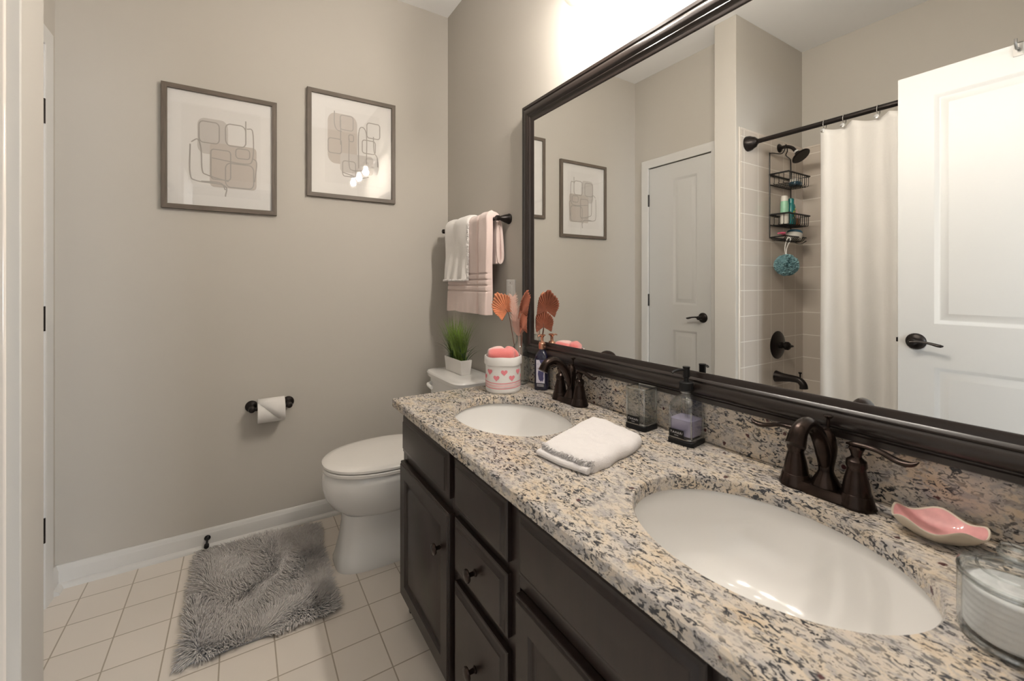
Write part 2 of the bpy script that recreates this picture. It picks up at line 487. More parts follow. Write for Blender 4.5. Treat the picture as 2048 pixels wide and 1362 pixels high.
# adjoining bedroom (seen only in reflections; windows added for the fill lights)
struct('floor_bedroom', MB().box(-2.4, 2.9, -4.2, -0.09, -0.06, -0.004), 'carpet')
w = MB(); w.box(-2.3, 1.05, -4.1, -4.0, 0, CEIL); w.box(2.15, 2.8, -4.1, -4.0, 0, CEIL); w.box(1.05, 2.15, -4.1, -4.0, 0, 0.75); w.box(1.05, 2.15, -4.1, -4.0, 2.35, CEIL)
struct('wall_bedroom_back', w, 'wall')
struct('wall_bedroom_left', MB().box(-2.3, -2.2, -4.0, -0.14, 0, CEIL), 'wall')
w = MB(); w.box(2.6, 2.7, -4.0, -2.35, 0, CEIL); w.box(2.6, 2.7, -0.75, -0.14, 0, CEIL); w.box(2.6, 2.7, -2.35, -0.75, 0, 0.7); w.box(2.6, 2.7, -2.35, -0.75, 2.3, CEIL)
struct('wall_bedroom_right', w, 'wall')
w = MB(); w.box(-2.3, XB - 0.13, -0.14, -0.04, 0, CEIL); w.box(M, 2.7, -0.14, -0.04, 0, CEIL)
struct('wall_bedroom_front', w, 'wall')
def win(name, T, w_, h_):
    m = MB(); m.loops([(0, 0), (0, 0.05), (0.05, 0.05), (0.05, 0.0)], w_, h_, T, fill=False)
    return struct(name, m, 'trim')
win('added_window_1', lambda a, b, d: Vector((1.05 + a, -4.06 + d, 0.75 + b)), 1.1, 1.6)  # added, unseen: opening placed for the back fill light
win('added_window_2', lambda a, b, d: Vector((2.66 - d, -2.35 + a, 0.7 + b)), 1.6, 1.6)  # added, unseen: lets the side fill light in

# baseboards
def base_run(name, path_T, length):
    prof = [(0, 0), (0.013, 0), (0.013, 0.062), (0.0115, 0.066), (0.009, 0.070), (0.008, 0.078), (0.004, 0.083), (0, 0.083)]
    m = MB()
    m.rings([[path_T(t, d, z) for d, z in prof] for t in (0, length)], smooth=False)
    sh = [(0.013, 0), (0.031, 0), (0.0305, 0.006), (0.027, 0.012), (0.021, 0.0165), (0.013, 0.018)]
    m.rings([[path_T(t, d, z) for d, z in sh] for t in (0, length)], smooth=False)
    return struct(name, m, 'trim')
base_run('baseboard_back', lambda t, d, z: Vector((XL + t, L - d, z)), M - XL)
base_run('baseboard_left', lambda t, d, z: Vector((XL + d, 2.285 + t, z)), L - 2.285)
base_run('baseboard_right', lambda t, d, z: Vector((M - d, 1.53 + t, z)), L - 1.53)
base_run('baseboard_partition', lambda t, d, z: Vector((XW + d, YW + t, z)), 0.135)

# door casings and jambs
def casing(name, T, w_, h_, wid=0.062):
    """U shaped casing: opening w_ x h_, T(a, b, d) with a across, b up, d out of the wall"""
    prof = [(0, 0), (0, 0.011), (0.006, 0.014), (0.03, 0.014), (0.045, 0.017), (0.058, 0.017), (wid, 0.013), (wid, 0)]
    m = MB()
    m.rings([[T(-o, 0, d) for o, d in prof], [T(-o, h_ + o, d) for o, d in prof], [T(w_ + o, h_ + o, d) for o, d in prof], [T(w_ + o, 0, d) for o, d in prof]], smooth=False)
    return struct(name, m, 'trim')
casing('trim_2', lambda a, b, d: Vector((XL + d, 1.700 + a, b)), 0.517, 2.043)
casing('trim_3', lambda a, b, d: Vector((-0.392 + a, YF + d, b)), 0.730, 2.052)
casing('trim_4', lambda a, b, d: Vector((-0.392 + a, -0.14 - d, b)), 0.730, 2.052)
m = MB(); m.box(-0.412, -0.392, -0.14, YF, 0, 2.062); m.box(0.338, 0.358, -0.14, YF, 0, 2.062); m.box(-0.412, 0.358, -0.14, YF, 2.052, 2.072)
struct('trim_5', m, 'trim')

# panel doors ------------------------------------------------------
def panel_door(name, T, w_, h_, opens, th=0.035):
    """T(a, b, d): d grows towards the room"""
    m = MB()
    def bx(a0, a1, b0, b1, d0, d1):
        vs = [T(a, b, d) for d in (d0, d1) for a, b in ((a0, b0), (a1, b0), (a1, b1), (a0, b1))]
        m.add(vs, [(3, 2, 1, 0), (4, 5, 6, 7), (0, 1, 5, 4), (1, 2, 6, 5), (2, 3, 7, 6), (3, 0, 4, 7)], 0, False)
    bx(0, w_, 0, h_, 0.008, th - 0.010)
    for side in (0, 1):
        d0, d1 = ((th - 0.010, th), (0.0, 0.010))[side]
        a0, a1 = opens[0][0], opens[0][1]
        bx(0, a0, 0, h_, d0, d1); bx(a1, w_, 0, h_, d0, d1)
        bs = [0] + [v for o in opens for v in (o[2], o[3])] + [h_]
        for k in range(0, len(bs), 2): bx(a0, a1, bs[k], bs[k + 1], d0, d1)
        for (p0, p1, q0, q1) in opens:
            f = (lambda d: d) if side == 0 else (lambda d: th - d)
            prof = [(0, f(th)), (0.004, f(th - 0.0015)), (0.012, f(th - 0.0088)), (0.015, f(th - 0.0098)), (0.018, f(th - 0.0098)), (0.040, f(th - 0.0030)), (0.041, f(th - 0.0026)), (0.043, f(th - 0.0026))]
            m.loops(prof, p1 - p0, q1 - q0, lambda a, b, d, p0=p0, q0=q0: T(p0 + a, q0 + b, d))
    return struct(name, m, 'door', 0.0)

def lever_handle(parent, p, out, along, name='handle'):
    """bronze rosette and curved lever on a door"""
    m = MB(); p = Vector(p); out = Vector(out); along = Vector(along)
    m.lathe([(0.0335, 0.0), (0.0335, 0.004), (0.031, 0.008), (0.024, 0.012), (0.014, 0.015), (0.011, 0.02), (0.011, 0.042), (0.013, 0.046), (0.013, 0.054), (0.009, 0.058)], 28, axis_T(p, out))
    c = p + out * 0.050; up = Vector((0, 0, 1))
    pts = bez([c - along * 0.006, c + along * 0.02 + up * 0.004, c + along * 0.05 + up * 0.001, c + along * 0.08 - up * 0.006 , c + along * 0.094 - up * 0.006], 20)
    m.tube(pts, lerp_list([0.010, 0.0085, 0.0062, 0.0062, 0.008, 0.0075, 0.003], len(pts)), 12, flat=0.8)
    return m.build(name, 'bronze_d', parent)

# open entry door (hinged on the left jamb, stands open in front of the tub)
DX, DY0, DW, DH = -0.36, -0.03, 0.711, 2.03
door1 = panel_door('door_1', lambda a, b, d: Vector((DX - 0.035 + d, DY0 + a, 0.012 + b)), DW, DH, [(0.112, 0.598, 0.19, 0.826), (0.112, 0.598, 1.002, 1.927)])
tag(door1, 'white two-panel entry door standing open beside the shower curtain', 'door')
lever_handle(door1, (DX, 0.623, 0.937), (1, 0, 0), (0, -1, 0), 'handle')
lever_handle(door1, (DX - 0.035, 0.623, 0.937), (-1, 0, 0), (0, -1, 0), 'handle')
MB().box(DX - 0.030, DX - 0.006, DY0 + DW - 0.001, DY0 + DW + 0.0012, 0.905, 0.965).box(DX - 0.022, DX - 0.012, DY0 + DW, DY0 + DW + 0.010, 0.928, 0.946).build('latch', 'bronze_d', door1)
for z in (0.25, 1.05, 1.82):
    m = MB(); m.lathe([(0.0065, 0), (0.0065, 0.09)], 12, Matrix.Translation((DX + 0.004, DY0 - 0.006, z))); m.build('hinge', 'bronze_d', door1)
# closet door
door2 = panel_door('door_2', lambda a, b, d: Vector((XL - 0.034 + d, 1.703 + a, 0.010 + b)), 0.510, 2.026, [(0.108, 0.300, 0.20, 0.835), (0.108, 0.300, 1.015, 1.915)])
tag(door2, 'white two-panel closet door shut in the left wall', 'door')
lever_handle(door2, (XL + 0.001, 1.765, 0.945), (1, 0, 0), (0, 1, 0))
for z in (0.24, 1.005, 1.755):
    m = MB(); m.lathe([(0.0065, 0), (0.0065, 0.09)], 12, Matrix.Translation((XL + 0.006, 2.216, z)))
    m.build('hinge', 'bronze_d', door2)

# over-the-door hook
hk = thing('over_door_hook', 'small grey metal hook clipped over the top of the open white door', 'hook', (DX, 0.345, 2.02))
m = MB(); y0, y1 = 0.333, 0.357; zt = 0.012 + DH
m.box(DX - 0.0375, DX + 0.0035, y0, y1, zt + 0.0006, zt + 0.003); m.box(DX + 0.001, DX + 0.0035, y0, y1, zt - 0.045, zt + 0.003); m.box(DX - 0.0385, DX - 0.036, y0, y1, zt - 0.03, zt + 0.003)
m.build('strap', 'nickel', hk)
m = MB(); m.tube(bez([(DX + 0.004, 0.345, zt - 0.02), (DX + 0.03, 0.345, zt - 0.026), (DX + 0.042, 0.345, zt - 0.012), (DX + 0.042, 0.345, zt + 0.004)], 12), 0.0045, 8); m.build('peg', 'nickel', hk)

# ================================================================== VANITY
CY0, CY1 = 0.006, 1.522          # counter along y
CX0, CX1 = 0.455, M              # counter front edge / wall
CTH = 0.028
SINKS = ((0.722, 1.15), (0.722, 0.385)); SA, SB = 0.172, 0.218

ct = thing('countertop', 'speckled cream and grey granite vanity top with two oval sink cutouts', 'countertop', (0.75, 0.76, CT - CTH))
def counter_mesh():
    bm = bmesh.new(); z = CT; e = 0.004
    outer = [(CX0 + e, CY0 + e), (CX1 - 0.002, CY0 + e), (CX1 - 0.002, CY1 - e), (CX0 + e, CY1 - e)]
    outer2 = [(CX0, CY0), (CX1 - 0.002, CY0), (CX1 - 0.002, CY1), (CX0, CY1)]
    loops = [(outer, outer2)]
    n = 72
    for cx, cy in SINKS:
        a = [(cx + (SA + 0.003) * math.cos(2 * PI * k / n), cy + (SB + 0.003) * math.sin(2 * PI * k / n)) for k in range(n)]
        b = [(cx + SA * math.cos(2 * PI * k / n), cy + SB * math.sin(2 * PI * k / n)) for k in range(n)]
        loops.append((a, b))
    def ring(pts, z):
        vs = [bm.verts.new((x, y, z)) for x, y in pts]
        es = [bm.edges.new((vs[i], vs[(i + 1) % len(vs)])) for i in range(len(vs))]
        return vs, es
    tops = []; bots = []
    for a, b in loops:
        va, ea = ring(a, z); vb, eb = ring(b, z - 0.004); vc, ec = ring(b, z - CTH)
        for u, v in ((va, vb), (vb, vc)):
            for i in range(len(u)):
                j = (i + 1) % len(u); f = bm.faces.new((u[i], u[j], v[j], v[i])); f.smooth = len(u) > 8
        tops += ea; bots += ec
    for es in (tops, bots):
        bmesh.ops.triangle_fill(bm, use_beauty=True, use_dissolve=False, edges=es)
    bmesh.ops.recalc_face_normals(bm, faces=bm.faces)
    me = bpy.data.meshes.new('slab')
    off = origin(ct)
    bmesh.ops.translate(bm, verts=bm.verts, vec=-off)
    bm.to_mesh(me); bm.free()
    me.materials.append(MAT['granite'])
    try: me.set_sharp_from_angle(angle=math.radians(40))
    except Exception: pass
    o = bpy.data.objects.new('slab', me); C.objects.link(o); o.parent = ct
counter_mesh()
MB().box(1.012, M - 0.001, CY0, CY1 - 0.004, CT + 0.0003, 0.872).build('backsplash', 'granite', ct, 0.003)

def sink(cx, cy, label):
    t = thing('sink', label, 'sink', (cx, cy, 0.60), 'oval undermount sinks')
    m = MB(); zt = CT - CTH - 0.0005
    prof = [(1.12, 0), (1.045, 0.0), (1.03, 0.002), (1.02, 0.008), (1.0, 0.022), (0.97, 0.045), (0.92, 0.075), (0.83, 0.105), (0.68, 0.13), (0.48, 0.145), (0.28, 0.151), (0.13, 0.153)]
    rings = [[Vector((cx + SA * k * math.cos(2 * PI * i / 64), cy + SB * k * math.sin(2 * PI * i / 64), zt - d)) for i in range(64)] for k, d in prof]
    outer = [[Vector((cx + SA * k * math.cos(2 * PI * i / 64), cy + SB * k * math.sin(2 * PI * i / 64), zt - d)) for i in range(64)] for k, d in ((0.13, 0.163), (0.5, 0.157), (0.88, 0.115), (1.03, 0.06), (1.12, 0.012))]
    m.rings(rings + outer + [rings[0]], cap0=False, cap1=False)
    m.build('basin', 'porcelain', t)
    d = MB(); zb = zt - 0.153
    d.lathe([(0.012, zb - 0.02), (0.030, zb - 0.012), (0.031, zb + 0.001), (0.029, zb + 0.003), (0.024, zb + 0.002), (0.021, zb - 0.002)], 28, Matrix.Translation((cx, cy, 0)), cap1=False)
    d.lathe([(0.019, zb - 0.002), (0.019, zb + 0.004), (0.015, zb + 0.006), (0.006, zb + 0.0068)], 24, Matrix.Translation((cx, cy, 0)))
    d.build('drain', 'bronze', t)
sink(*SINKS[0], 'white oval undermount sink at the far end, beside the heart basket')
sink(*SINKS[1], 'white oval undermount sink nearest the camera, beside the pink dish')

# cabinet ---------------------------------------------------------
vc = thing('vanity_cabinet', 'dark espresso vanity cabinet with raised-panel doors and drawers', 'cabinet', (0.76, 0.76, 0.0))
FX = 0.492      # face frame plane
m = MB()
ZT = CT - CTH - 0.001
m.box(FX + 0.018, M - 0.002, 1.494, 1.508, 0.0, ZT)               # far end panel
m.box(FX + 0.018, M - 0.002, 0.012, 0.026, 0.0, ZT)               # near end panel
m.box(FX + 0.018, M - 0.002, 0.026, 1.494, 0.085, 0.10)           # bottom
m.box(M - 0.014, M - 0.002, 0.026, 1.494, 0.10, 0.55)             # back
m.box(FX + 0.06, FX + 0.072, 0.026, 1.494, 0.0, 0.085)            # toe kick
# face frame
for y0, y1 in ((1.465, 1.508), (1.052, 1.092), (0.752, 0.795), (0.300, 0.335), (0.012, 0.045)): m.box(FX, FX + 0.018, y0, y1, 0.085, ZT)
for a, b in ((1.092, 1.465), (0.795, 1.052), (0.335, 0.752), (0.045, 0.300)):
    for z0, z1 in ((0.085, 0.11), (0.695, ZT), (0.545, 0.60)): m.box(FX, FX + 0.018, a, b, z0, z1)
m.box(FX, FX + 0.018, 0.795, 1.052, 0.385, 0.43)
m.box(FX, FX + 0.018, 0.045, 0.300, 0.385, 0.43)
m.build('body', 'espresso', vc, 0.0015)
FT = 0.021
def front(name, y0, y1, z0, z1, prof, knob=None):
    m = MB()
    m.loops([(0.0, 0.0)] + prof, y1 - y0, z1 - z0, TX(FX - 0.0005)(y0, z0), back=True)
    o = m.build(name, 'espresso', vc)
    if knob:
        k = MB(); ky, kz = knob
        base = FX - 0.0005 - prof[-1][1]
        k.lathe([(0.0085, -0.001), (0.0085, 0.002), (0.0055, 0.005), (0.005, 0.014), (0.0075, 0.018), (0.0145, 0.0195), (0.0155, 0.022), (0.0145, 0.0255), (0.008, 0.0275), (0.003, 0.028)], 24, axis_T((base, ky, kz), (-1, 0, 0)))
        k.build('knob', 'bronze', o)
    return o
DRW = [(0.0, 0.011), (0.002, 0.013), (0.008, 0.0135), (0.010, 0.015), (0.016, 0.017), (0.019, 0.0205), (0.022, FT)]
DOOR = [(0.0, 0.014), (0.002, 0.017), (0.006, 0.0175), (0.008, FT), (0.050, FT), (0.053, FT - 0.003), (0.058, FT - 0.0085), (0.062, FT - 0.0095), (0.067, FT - 0.0095), (0.070, FT - 0.008), (0.082, FT - 0.0035), (0.085, FT - 0.002)]
front('false_front', 1.082, 1.476, 0.592, 0.719, DRW)
front('door', 1.074, 1.490, 0.092, 0.556, DOOR, (1.122, 0.445))
front('drawer', 0.781, 1.046, 0.585, 0.716, DRW)
front('drawer', 0.781, 1.046, 0.423, 0.560, DRW, (0.913, 0.4915))
front('drawer', 0.781, 1.046, 0.092, 0.392, DRW, (0.913, 0.262))
front('false_front', 0.318, 0.738, 0.585, 0.716, DRW)
front('door', 0.310, 0.742, 0.092, 0.545, DOOR, (0.355, 0.445))
front('drawer', 0.030, 0.290, 0.585, 0.716, DRW)
front('drawer', 0.030, 0.290, 0.423, 0.560, DRW, (0.16, 0.4915))
front('drawer', 0.030, 0.290, 0.092, 0.392, DRW, (0.16, 0.262))

# ================================================================== MIRROR
mr = thing('wall_mirror', 'wide rectangular wall mirror in a dark moulded frame above the vanity', 'mirror', (M, 0.76, 0.874))
MY0, MY1, MZ0, MZ1 = 0.010, 1.508, 0.8735, 1.912
m = MB()
prof = [(0, 0.0), (0, 0.034), (0.002, 0.037), (0.012, 0.037), (0.0145, 0.034), (0.017, 0.034), (0.021, 0.040), (0.027, 0.0445), (0.034, 0.0455), (0.041, 0.0435), (0.047, 0.0385), (0.0495, 0.0365), (0.052, 0.0385), (0.0545, 0.0395), (0.057, 0.0375), (0.060, 0.034), (0.0665, 0.0335), (0.0725, 0.031), (0.0755, 0.0285), (0.0765, 0.0225)]
m.loops(prof, MY1 - MY0, MZ1 - MZ0, TX(M)(MY0, MZ0), fill=False)
m.build('frame', 'frame_dark', mr)
m = MB(); m.box(G, G + 0.004, MY0 + 0.06, MY1 - 0.06, MZ0 + 0.06, MZ1 - 0.06); m.build('mirror_glass', 'mirror', mr)
MB().box(G + 0.0045, M - 0.0005, MY0 + 0.02, MY1 - 0.02, MZ0 + 0.02, MZ1 - 0.02).build('backing', 'black', mr)

# ================================================================== VANITY LIGHT
vl = thing('vanity_light', 'three-bulb vanity light with clear round glass shades above the mirror', 'light', (M, 0.77, 2.2))
LX = 0.878
m = MB(); m.lathe([(0.062, 0), (0.062, 0.012), (0.05, 0.02), (0.02, 0.024)], 32, axis_T((M, 0.77, 2.205), (-1, 0, 0))); m.build('backplate', 'bronze_d', vl)
m = MB(); m.tube([(0.96, 0.49, 2.205), (0.96, 1.05, 2.205)], 0.009, 12); m.tube([(M - 0.02, 0.77, 2.205), (0.96, 0.77, 2.205)], 0.010, 12); m.build('bar', 'bronze_d', vl)
for y in (1.005, 0.77, 0.535):
    m = MB(); m.tube(bez([(0.96, y, 2.205), (0.915, y, 2.215), (LX, y, 2.205), (LX, y, 2.18)], 12), 0.007, 10); m.build('arm', 'bronze_d', vl)
    m = MB(); m.lathe([(0.008, 0.0), (0.024, -0.004), (0.024, -0.03), (0.016, -0.036)], 24, Matrix.Translation((LX, y, 2.182)))
    so = m.build('socket', 'bronze_d', vl)
    m = MB(); cz = 2.088
    pr = [(0.026, 2.176), (0.026, 2.158)] + [(0.060 * math.sin(a), cz + 0.060 * math.cos(a)) for a in [0.47 + (PI - 0.47) * k / 16 for k in range(1, 17)]]
    m.lathe([(max(r, 0.001), z) for r, z in pr], 40, Matrix.Translation((LX, y, 0)), cap0=False, cap1=False)
    m.build('glass_shade', 'shade', vl)
    m = MB(); cz = 2.098
    pr = [(0.012, cz + 0.045), (0.014, cz + 0.03)] + [(0.024 * math.sin(a), cz + 0.024 * math.cos(a)) for a in [0.7 + (PI - 0.7) * k / 10 for k in range(11)]]
    m.lathe([(max(r, 0.0006), z) for r, z in pr], 24, Matrix.Translation((LX, y, 0)))
    m.build('bulb', 'bulb', vl)

# ================================================================== FRAMED PRINTS
def rrect(cx, cy, w_, h_, r, n=6, skew=0.0):
    out = []
    for (sx, sy, a0) in ((1, 1, 0), (-1, 1, 90), (-1, -1, 180), (1, -1, 270)):
        for k in range(n + 1):
            a = math.radians(a0 + 90 * k / n)
            x = cx + sx * (w_ / 2 - r) + r * math.cos(a); y = cy + sy * (h_ / 2 - r) + r * math.sin(a)
            out.append((x + skew * (y - cy), y))
    return out

def framed_print(x0, z0, w_, h_, label, blobs, strokes, open_lines, sheet):
    t = thing('framed_print', label, 'picture', (x0 + w_ / 2, L, z0), 'abstract prints on the back wall')
    T = TYp(L - 0.0006)(x0, z0)
    m = MB(); fw = 0.0205
    m.loops([(0, 0), (0, 0.0195), (0.001, 0.0205), (fw - 0.001, 0.0205), (fw, 0.0195), (fw, 0.010)], w_, h_, T, fill=False, mis=(0, 1))
    m.build('frame', ['pic_wood', 'pic_wood_v'], t)
    m = MB(); m.box(x0 + 0.016, x0 + w_ - 0.016, L - 0.008, L - 0.002, z0 + 0.016, z0 + h_ - 0.016); m.build('mat_board', 'paper', t)
    iw, ih = w_ - 2 * fw, h_ - 2 * fw
    P = lambda s, tt, d: Vector((x0 + fw + s * iw, L - d, z0 + h_ - fw - tt * ih))
    m = MB(); a0, b0, a1, b1 = sheet
    ys = L - 0.0088
    m.add([P(a0, b0, .0086), P(a1, b0, .0086), P(a1, b1, .0086), P(a0, b1, .0086), P(a0, b0, .008), P(a1, b0, .008), P(a1, b1, .008), P(a0, b1, .008)], [(0, 1, 2, 3), (0, 1, 5, 4), (1, 2, 6, 5), (2, 3, 7, 6), (3, 0, 4, 7)], 0, False)
    d = 0.0088
    for (cx, cy, bw, bh, r, mi) in blobs:
        pts = rrect(cx, cy, bw, bh, r); d += 0.00012
        m.add([P(s, tt, d) for s, tt in pts], [tuple(range(len(pts)))], mi, False)
    d += 0.0002
    def ribbon(pts, wd, closed):
        n = len(pts); vs = []; fs = []
        asp = iw / ih
        for i, (s, tt) in enumerate(pts):
            p, q = pts[(i - 1) % n] if closed or i else pts[i], pts[(i + 1) % n] if closed or i < n - 1 else pts[i]
            dx, dy = (q[0] - p[0]) * iw, (q[1] - p[1]) * ih; ln = math.hypot(dx, dy) or 1
            nx, ny = -dy / ln * wd / iw, dx / ln * wd / ih
            vs += [P(s + nx, tt + ny, d), P(s - nx, tt - ny, d)]
        for i in range(n if closed else n - 1):
            j = (i + 1) % n; fs.append((2 * i, 2 * i + 1, 2 * j + 1, 2 * j))
        m.add(vs, fs, 3, False)
    for (cx, cy, bw, bh, r, sk) in strokes:
        ribbon(rrect(cx, cy, bw, bh, r, 6, sk), 0.0024, True); d += 0.00003
    for ln in open_lines:
        ribbon([(p.x, p.y) for p in bez([(a, b, 0) for a, b in ln], 24)], 0.0024, False); d += 0.00003
    m.build('print', ['art_paper', 'art_grey', 'art_brown', 'art_line'], t, recalc=False)
    m = MB(); m.box(x0 + fw - 0.002, x0 + w_ - fw + 0.002, L - 0.0145, L - 0.0130, z0 + fw - 0.002, z0 + h_ - fw + 0.002); m.build('glass', 'pic_glass', t)
    return t
framed_print(-0.287, 1.500, 0.432, 0.537, 'abstract print with rounded loops in grey-brown frame, left of the pair and lower',
    [(0.41, 0.37, 0.29, 0.32, 0.07, 1), (0.61, 0.62, 0.46, 0.40, 0.04, 2)],
    [(0.375, 0.335, 0.19, 0.19, 0.04, 0.0), (0.63, 0.33, 0.20, 0.20, 0.05, 0.02), (0.485, 0.615, 0.19, 0.27, 0.03, 0.0), (0.70, 0.49, 0.14, 0.09, 0.03, 0.0), (0.67, 0.70, 0.28, 0.22, 0.05, 0.0)],
    [[(0.21, 0.44), (0.27, 0.41), (0.30, 0.50), (0.31, 0.68), (0.36, 0.72), (0.56, 0.76)], [(0.20, 0.46), (0.20, 0.72), (0.26, 0.78), (0.52, 0.80), (0.53, 0.90)],
     [(0.73, 0.18), (0.73, 0.25), (0.73, 0.40)], [(0.74, 0.25), (0.80, 0.27), (0.80, 0.52), (0.72, 0.58), (0.40, 0.56)], [(0.80, 0.52), (0.84, 0.56), (0.82, 0.74)], [(0.30, 0.78), (0.48, 0.78), (0.53, 0.84)]],
    (0.12, 0.10, 0.88, 0.90))
framed_print(0.276, 1.611, 0.440, 0.538, 'abstract print with taupe block on its left, right of the pair and higher',
    [(0.37, 0.42, 0.36, 0.52, 0.09, 2), (0.55, 0.66, 0.42, 0.20, 0.04, 1)],
    [(0.42, 0.245, 0.16, 0.15, 0.03, 0.0), (0.275, 0.50, 0.16, 0.15, 0.03, 0.0), (0.475, 0.395, 0.06, 0.07, 0.02, 0.0), (0.76, 0.28, 0.17, 0.16, 0.03, 0.0), (0.70, 0.46, 0.17, 0.14, 0.03, 0.0), (0.45, 0.72, 0.16, 0.16, 0.03, 0.0)],
    [[(0.27, 0.14), (0.27, 0.27), (0.30, 0.33), (0.36, 0.34)], [(0.345, 0.22), (0.345, 0.48)], [(0.45, 0.40), (0.45, 0.68), (0.50, 0.73), (0.62, 0.72)], [(0.57, 0.70), (0.57, 0.33), (0.62, 0.26), (0.67, 0.34), (0.67, 0.65)],
     [(0.76, 0.34), (0.77, 0.50), (0.81, 0.56), (0.82, 0.66)], [(0.36, 0.76), (0.58, 0.80), (0.70, 0.78)]],
    (0.16, 0.12, 0.84, 0.88))

# ================================================================== TOILET
TY = 1.925
tl = thing('toilet', 'white two-piece toilet with closed lid between vanity and back wall', 'toilet', (0.62, TY, 0.0))
m = MB()
def br(z, xf, xb, hw, p): return superring((0.58), TY, z, 0.58 - xf, hw, p, 56, xb - 0.58)
m.rings([br(0.0, 0.330, 0.86, 0.122, 3.6), br(0.012, 0.330, 0.86, 0.122, 3.6), br(0.03, 0.336, 0.86, 0.118, 3.4), br(0.10, 0.352, 0.86, 0.108, 3.2), br(0.17, 0.362, 0.86, 0.104, 3.0), br(0.215, 0.362, 0.88, 0.108, 2.8)], cap0=True, cap1=True)
m.build('pedestal', 'porcelain', tl)
m = MB()
m.rings([br(0.205, 0.40, 0.84, 0.10, 2.5), br(0.222, 0.352, 0.86, 0.130, 2.3), br(0.25, 0.318, 0.86, 0.155, 2.2), br(0.29, 0.294, 0.87, 0.172, 2.15), br(0.33, 0.284, 0.88, 0.180, 2.15), br(0.365, 0.283, 0.89, 0.183, 2.15), br(0.388, 0.288, 0.89, 0.183, 2.15), br(0.396, 0.296, 0.885, 0.178, 2.15)])
m.box(0.78, 1.015, TY - 0.13, TY + 0.13, 0.30, 0.385)
m.build('bowl', 'porcelain', tl)
def sr(z, xf, xb, hw, p=2.2): return superring(0.56, TY, z, 0.56 - xf, hw, p, 56, xb - 0.56)
m = MB(); m.rings([sr(0.399, 0.290, 0.77, 0.182), sr(0.402, 0.284, 0.77, 0.187), sr(0.412, 0.283, 0.77, 0.188), sr(0.416, 0.287, 0.77, 0.185)]); m.build('seat', 'seat', tl)
m = MB(); m.rings([sr(0.4185, 0.290, 0.765, 0.183), sr(0.421, 0.284, 0.77, 0.188), sr(0.430, 0.284, 0.77, 0.188), sr(0.436, 0.291, 0.765, 0.182), sr(0.440, 0.32, 0.75, 0.160), sr(0.442, 0.42, 0.68, 0.08)]); m.build('lid', 'seat', tl)
for s_ in (-1, 1):
    m = MB(); m.lathe([(0.012, 0.398), (0.012, 0.432), (0.008, 0.438)], 16, Matrix.Translation((0.765, TY + s_ * 0.075, 0))); m.build('hinge', 'seat', tl)
def tr(z, x0, x1, hw, p=7): return superring((x0 + x1) / 2, TY, z, (x1 - x0) / 2, hw, p, 64)
m = MB(); m.rings([tr(0.385, 0.835, 1.02, 0.165), tr(0.40, 0.828, 1.02, 0.172), tr(0.55, 0.818, 1.02, 0.182), tr(0.705, 0.812, 1.02, 0.188)]); m.build('tank', 'porcelain', tl)
m = MB(); m.rings([tr(0.7055, 0.805, 1.022, 0.195, 6), tr(0.709, 0.800, 1.022, 0.200, 6), tr(0.727, 0.796, 1.022, 0.204, 6), tr(0.734, 0.800, 1.020, 0.200, 6), tr(0.7365, 0.812, 1.012, 0.188, 6), tr(0.737, 0.85, 0.98, 0.13, 6)]); m.build('tank_lid', 'porcelain', tl)
m = MB(); m.lathe([(0.013, 0.0), (0.013, 0.006), (0.009, 0.01), (0.009, 0.018)], 16, axis_T((0.814, TY + 0.135, 0.672), (-1, 0, 0)))
m.tube(bez([(0.797, TY + 0.135, 0.672), (0.790, TY + 0.11, 0.670), (0.790, TY + 0.07, 0.666)], 10), lerp_list([0.008, 0.008, 0.009, 0.006], 11) if False else 0.0085, 10); m.build('flush_handle', 'white_plastic', tl)
for s_ in (-1, 1):
    m = MB(); m.lathe([(0.014, 0.0), (0.013, 0.012), (0.006, 0.018)], 16, Matrix.Translation((0.60, TY + s_ * 0.140, 0.0))); m.build('bolt_cap', 'porcelain', tl)

# ================================================================== TOILET PAPER
tp = thing('toilet_paper_holder', 'dark bronze two-post toilet paper holder on the back wall', 'toilet paper holder', (0.118, L, 0.60))
m = MB(); TZ = 0.602
for x in (0.042, 0.194):
    m = MB(); m.lathe([(0.0265, 0.0), (0.0265, 0.004), (0.023, 0.009), (0.016, 0.013), (0.011, 0.018), (0.010, 0.055), (0.0135, 0.060), (0.0145, 0.070), (0.012, 0.079), (0.006, 0.082)], 24, axis_T((x, L - 0.0005, TZ), (0, -1, 0))); m.build('post', 'bronze_d', tp)
m = MB(); m.tube([(0.046, L - 0.068, TZ), (0.190, L - 0.068, TZ)], 0.0085, 12); m.build('roller', 'bronze_d', tp)
rl = thing('toilet_paper_roll', 'white toilet paper roll with its loose end folded to a point', 'toilet paper', (0.118, L - 0.068, TZ - 0.012))
m = MB(); cy, cz = L - 0.068, TZ - 0.0105; n = 48; R = 0.055; x0, x1 = 0.064, 0.174
def circ(x, r): return [Vector((x, cy + r * math.cos(2 * PI * k / n), cz + r * math.sin(2 * PI * k / n))) for k in range(n)]
m.rings([circ(x0, 0.0195), circ(x0, R - 0.001), circ(x0 + 0.001, R), circ(x1 - 0.001, R), circ(x1, R - 0.001), circ(x1, 0.0195), circ(x0, 0.0195)], cap0=False, cap1=False)
m.build('roll', 'toilet_paper', rl)
m = MB(); a_s = [math.radians(95 + 3.0 * k) for k in range(42)]       # sheet wrapped over the top and down the front, end folded to a V
vs = []; fs = []; RR = R + 0.0009
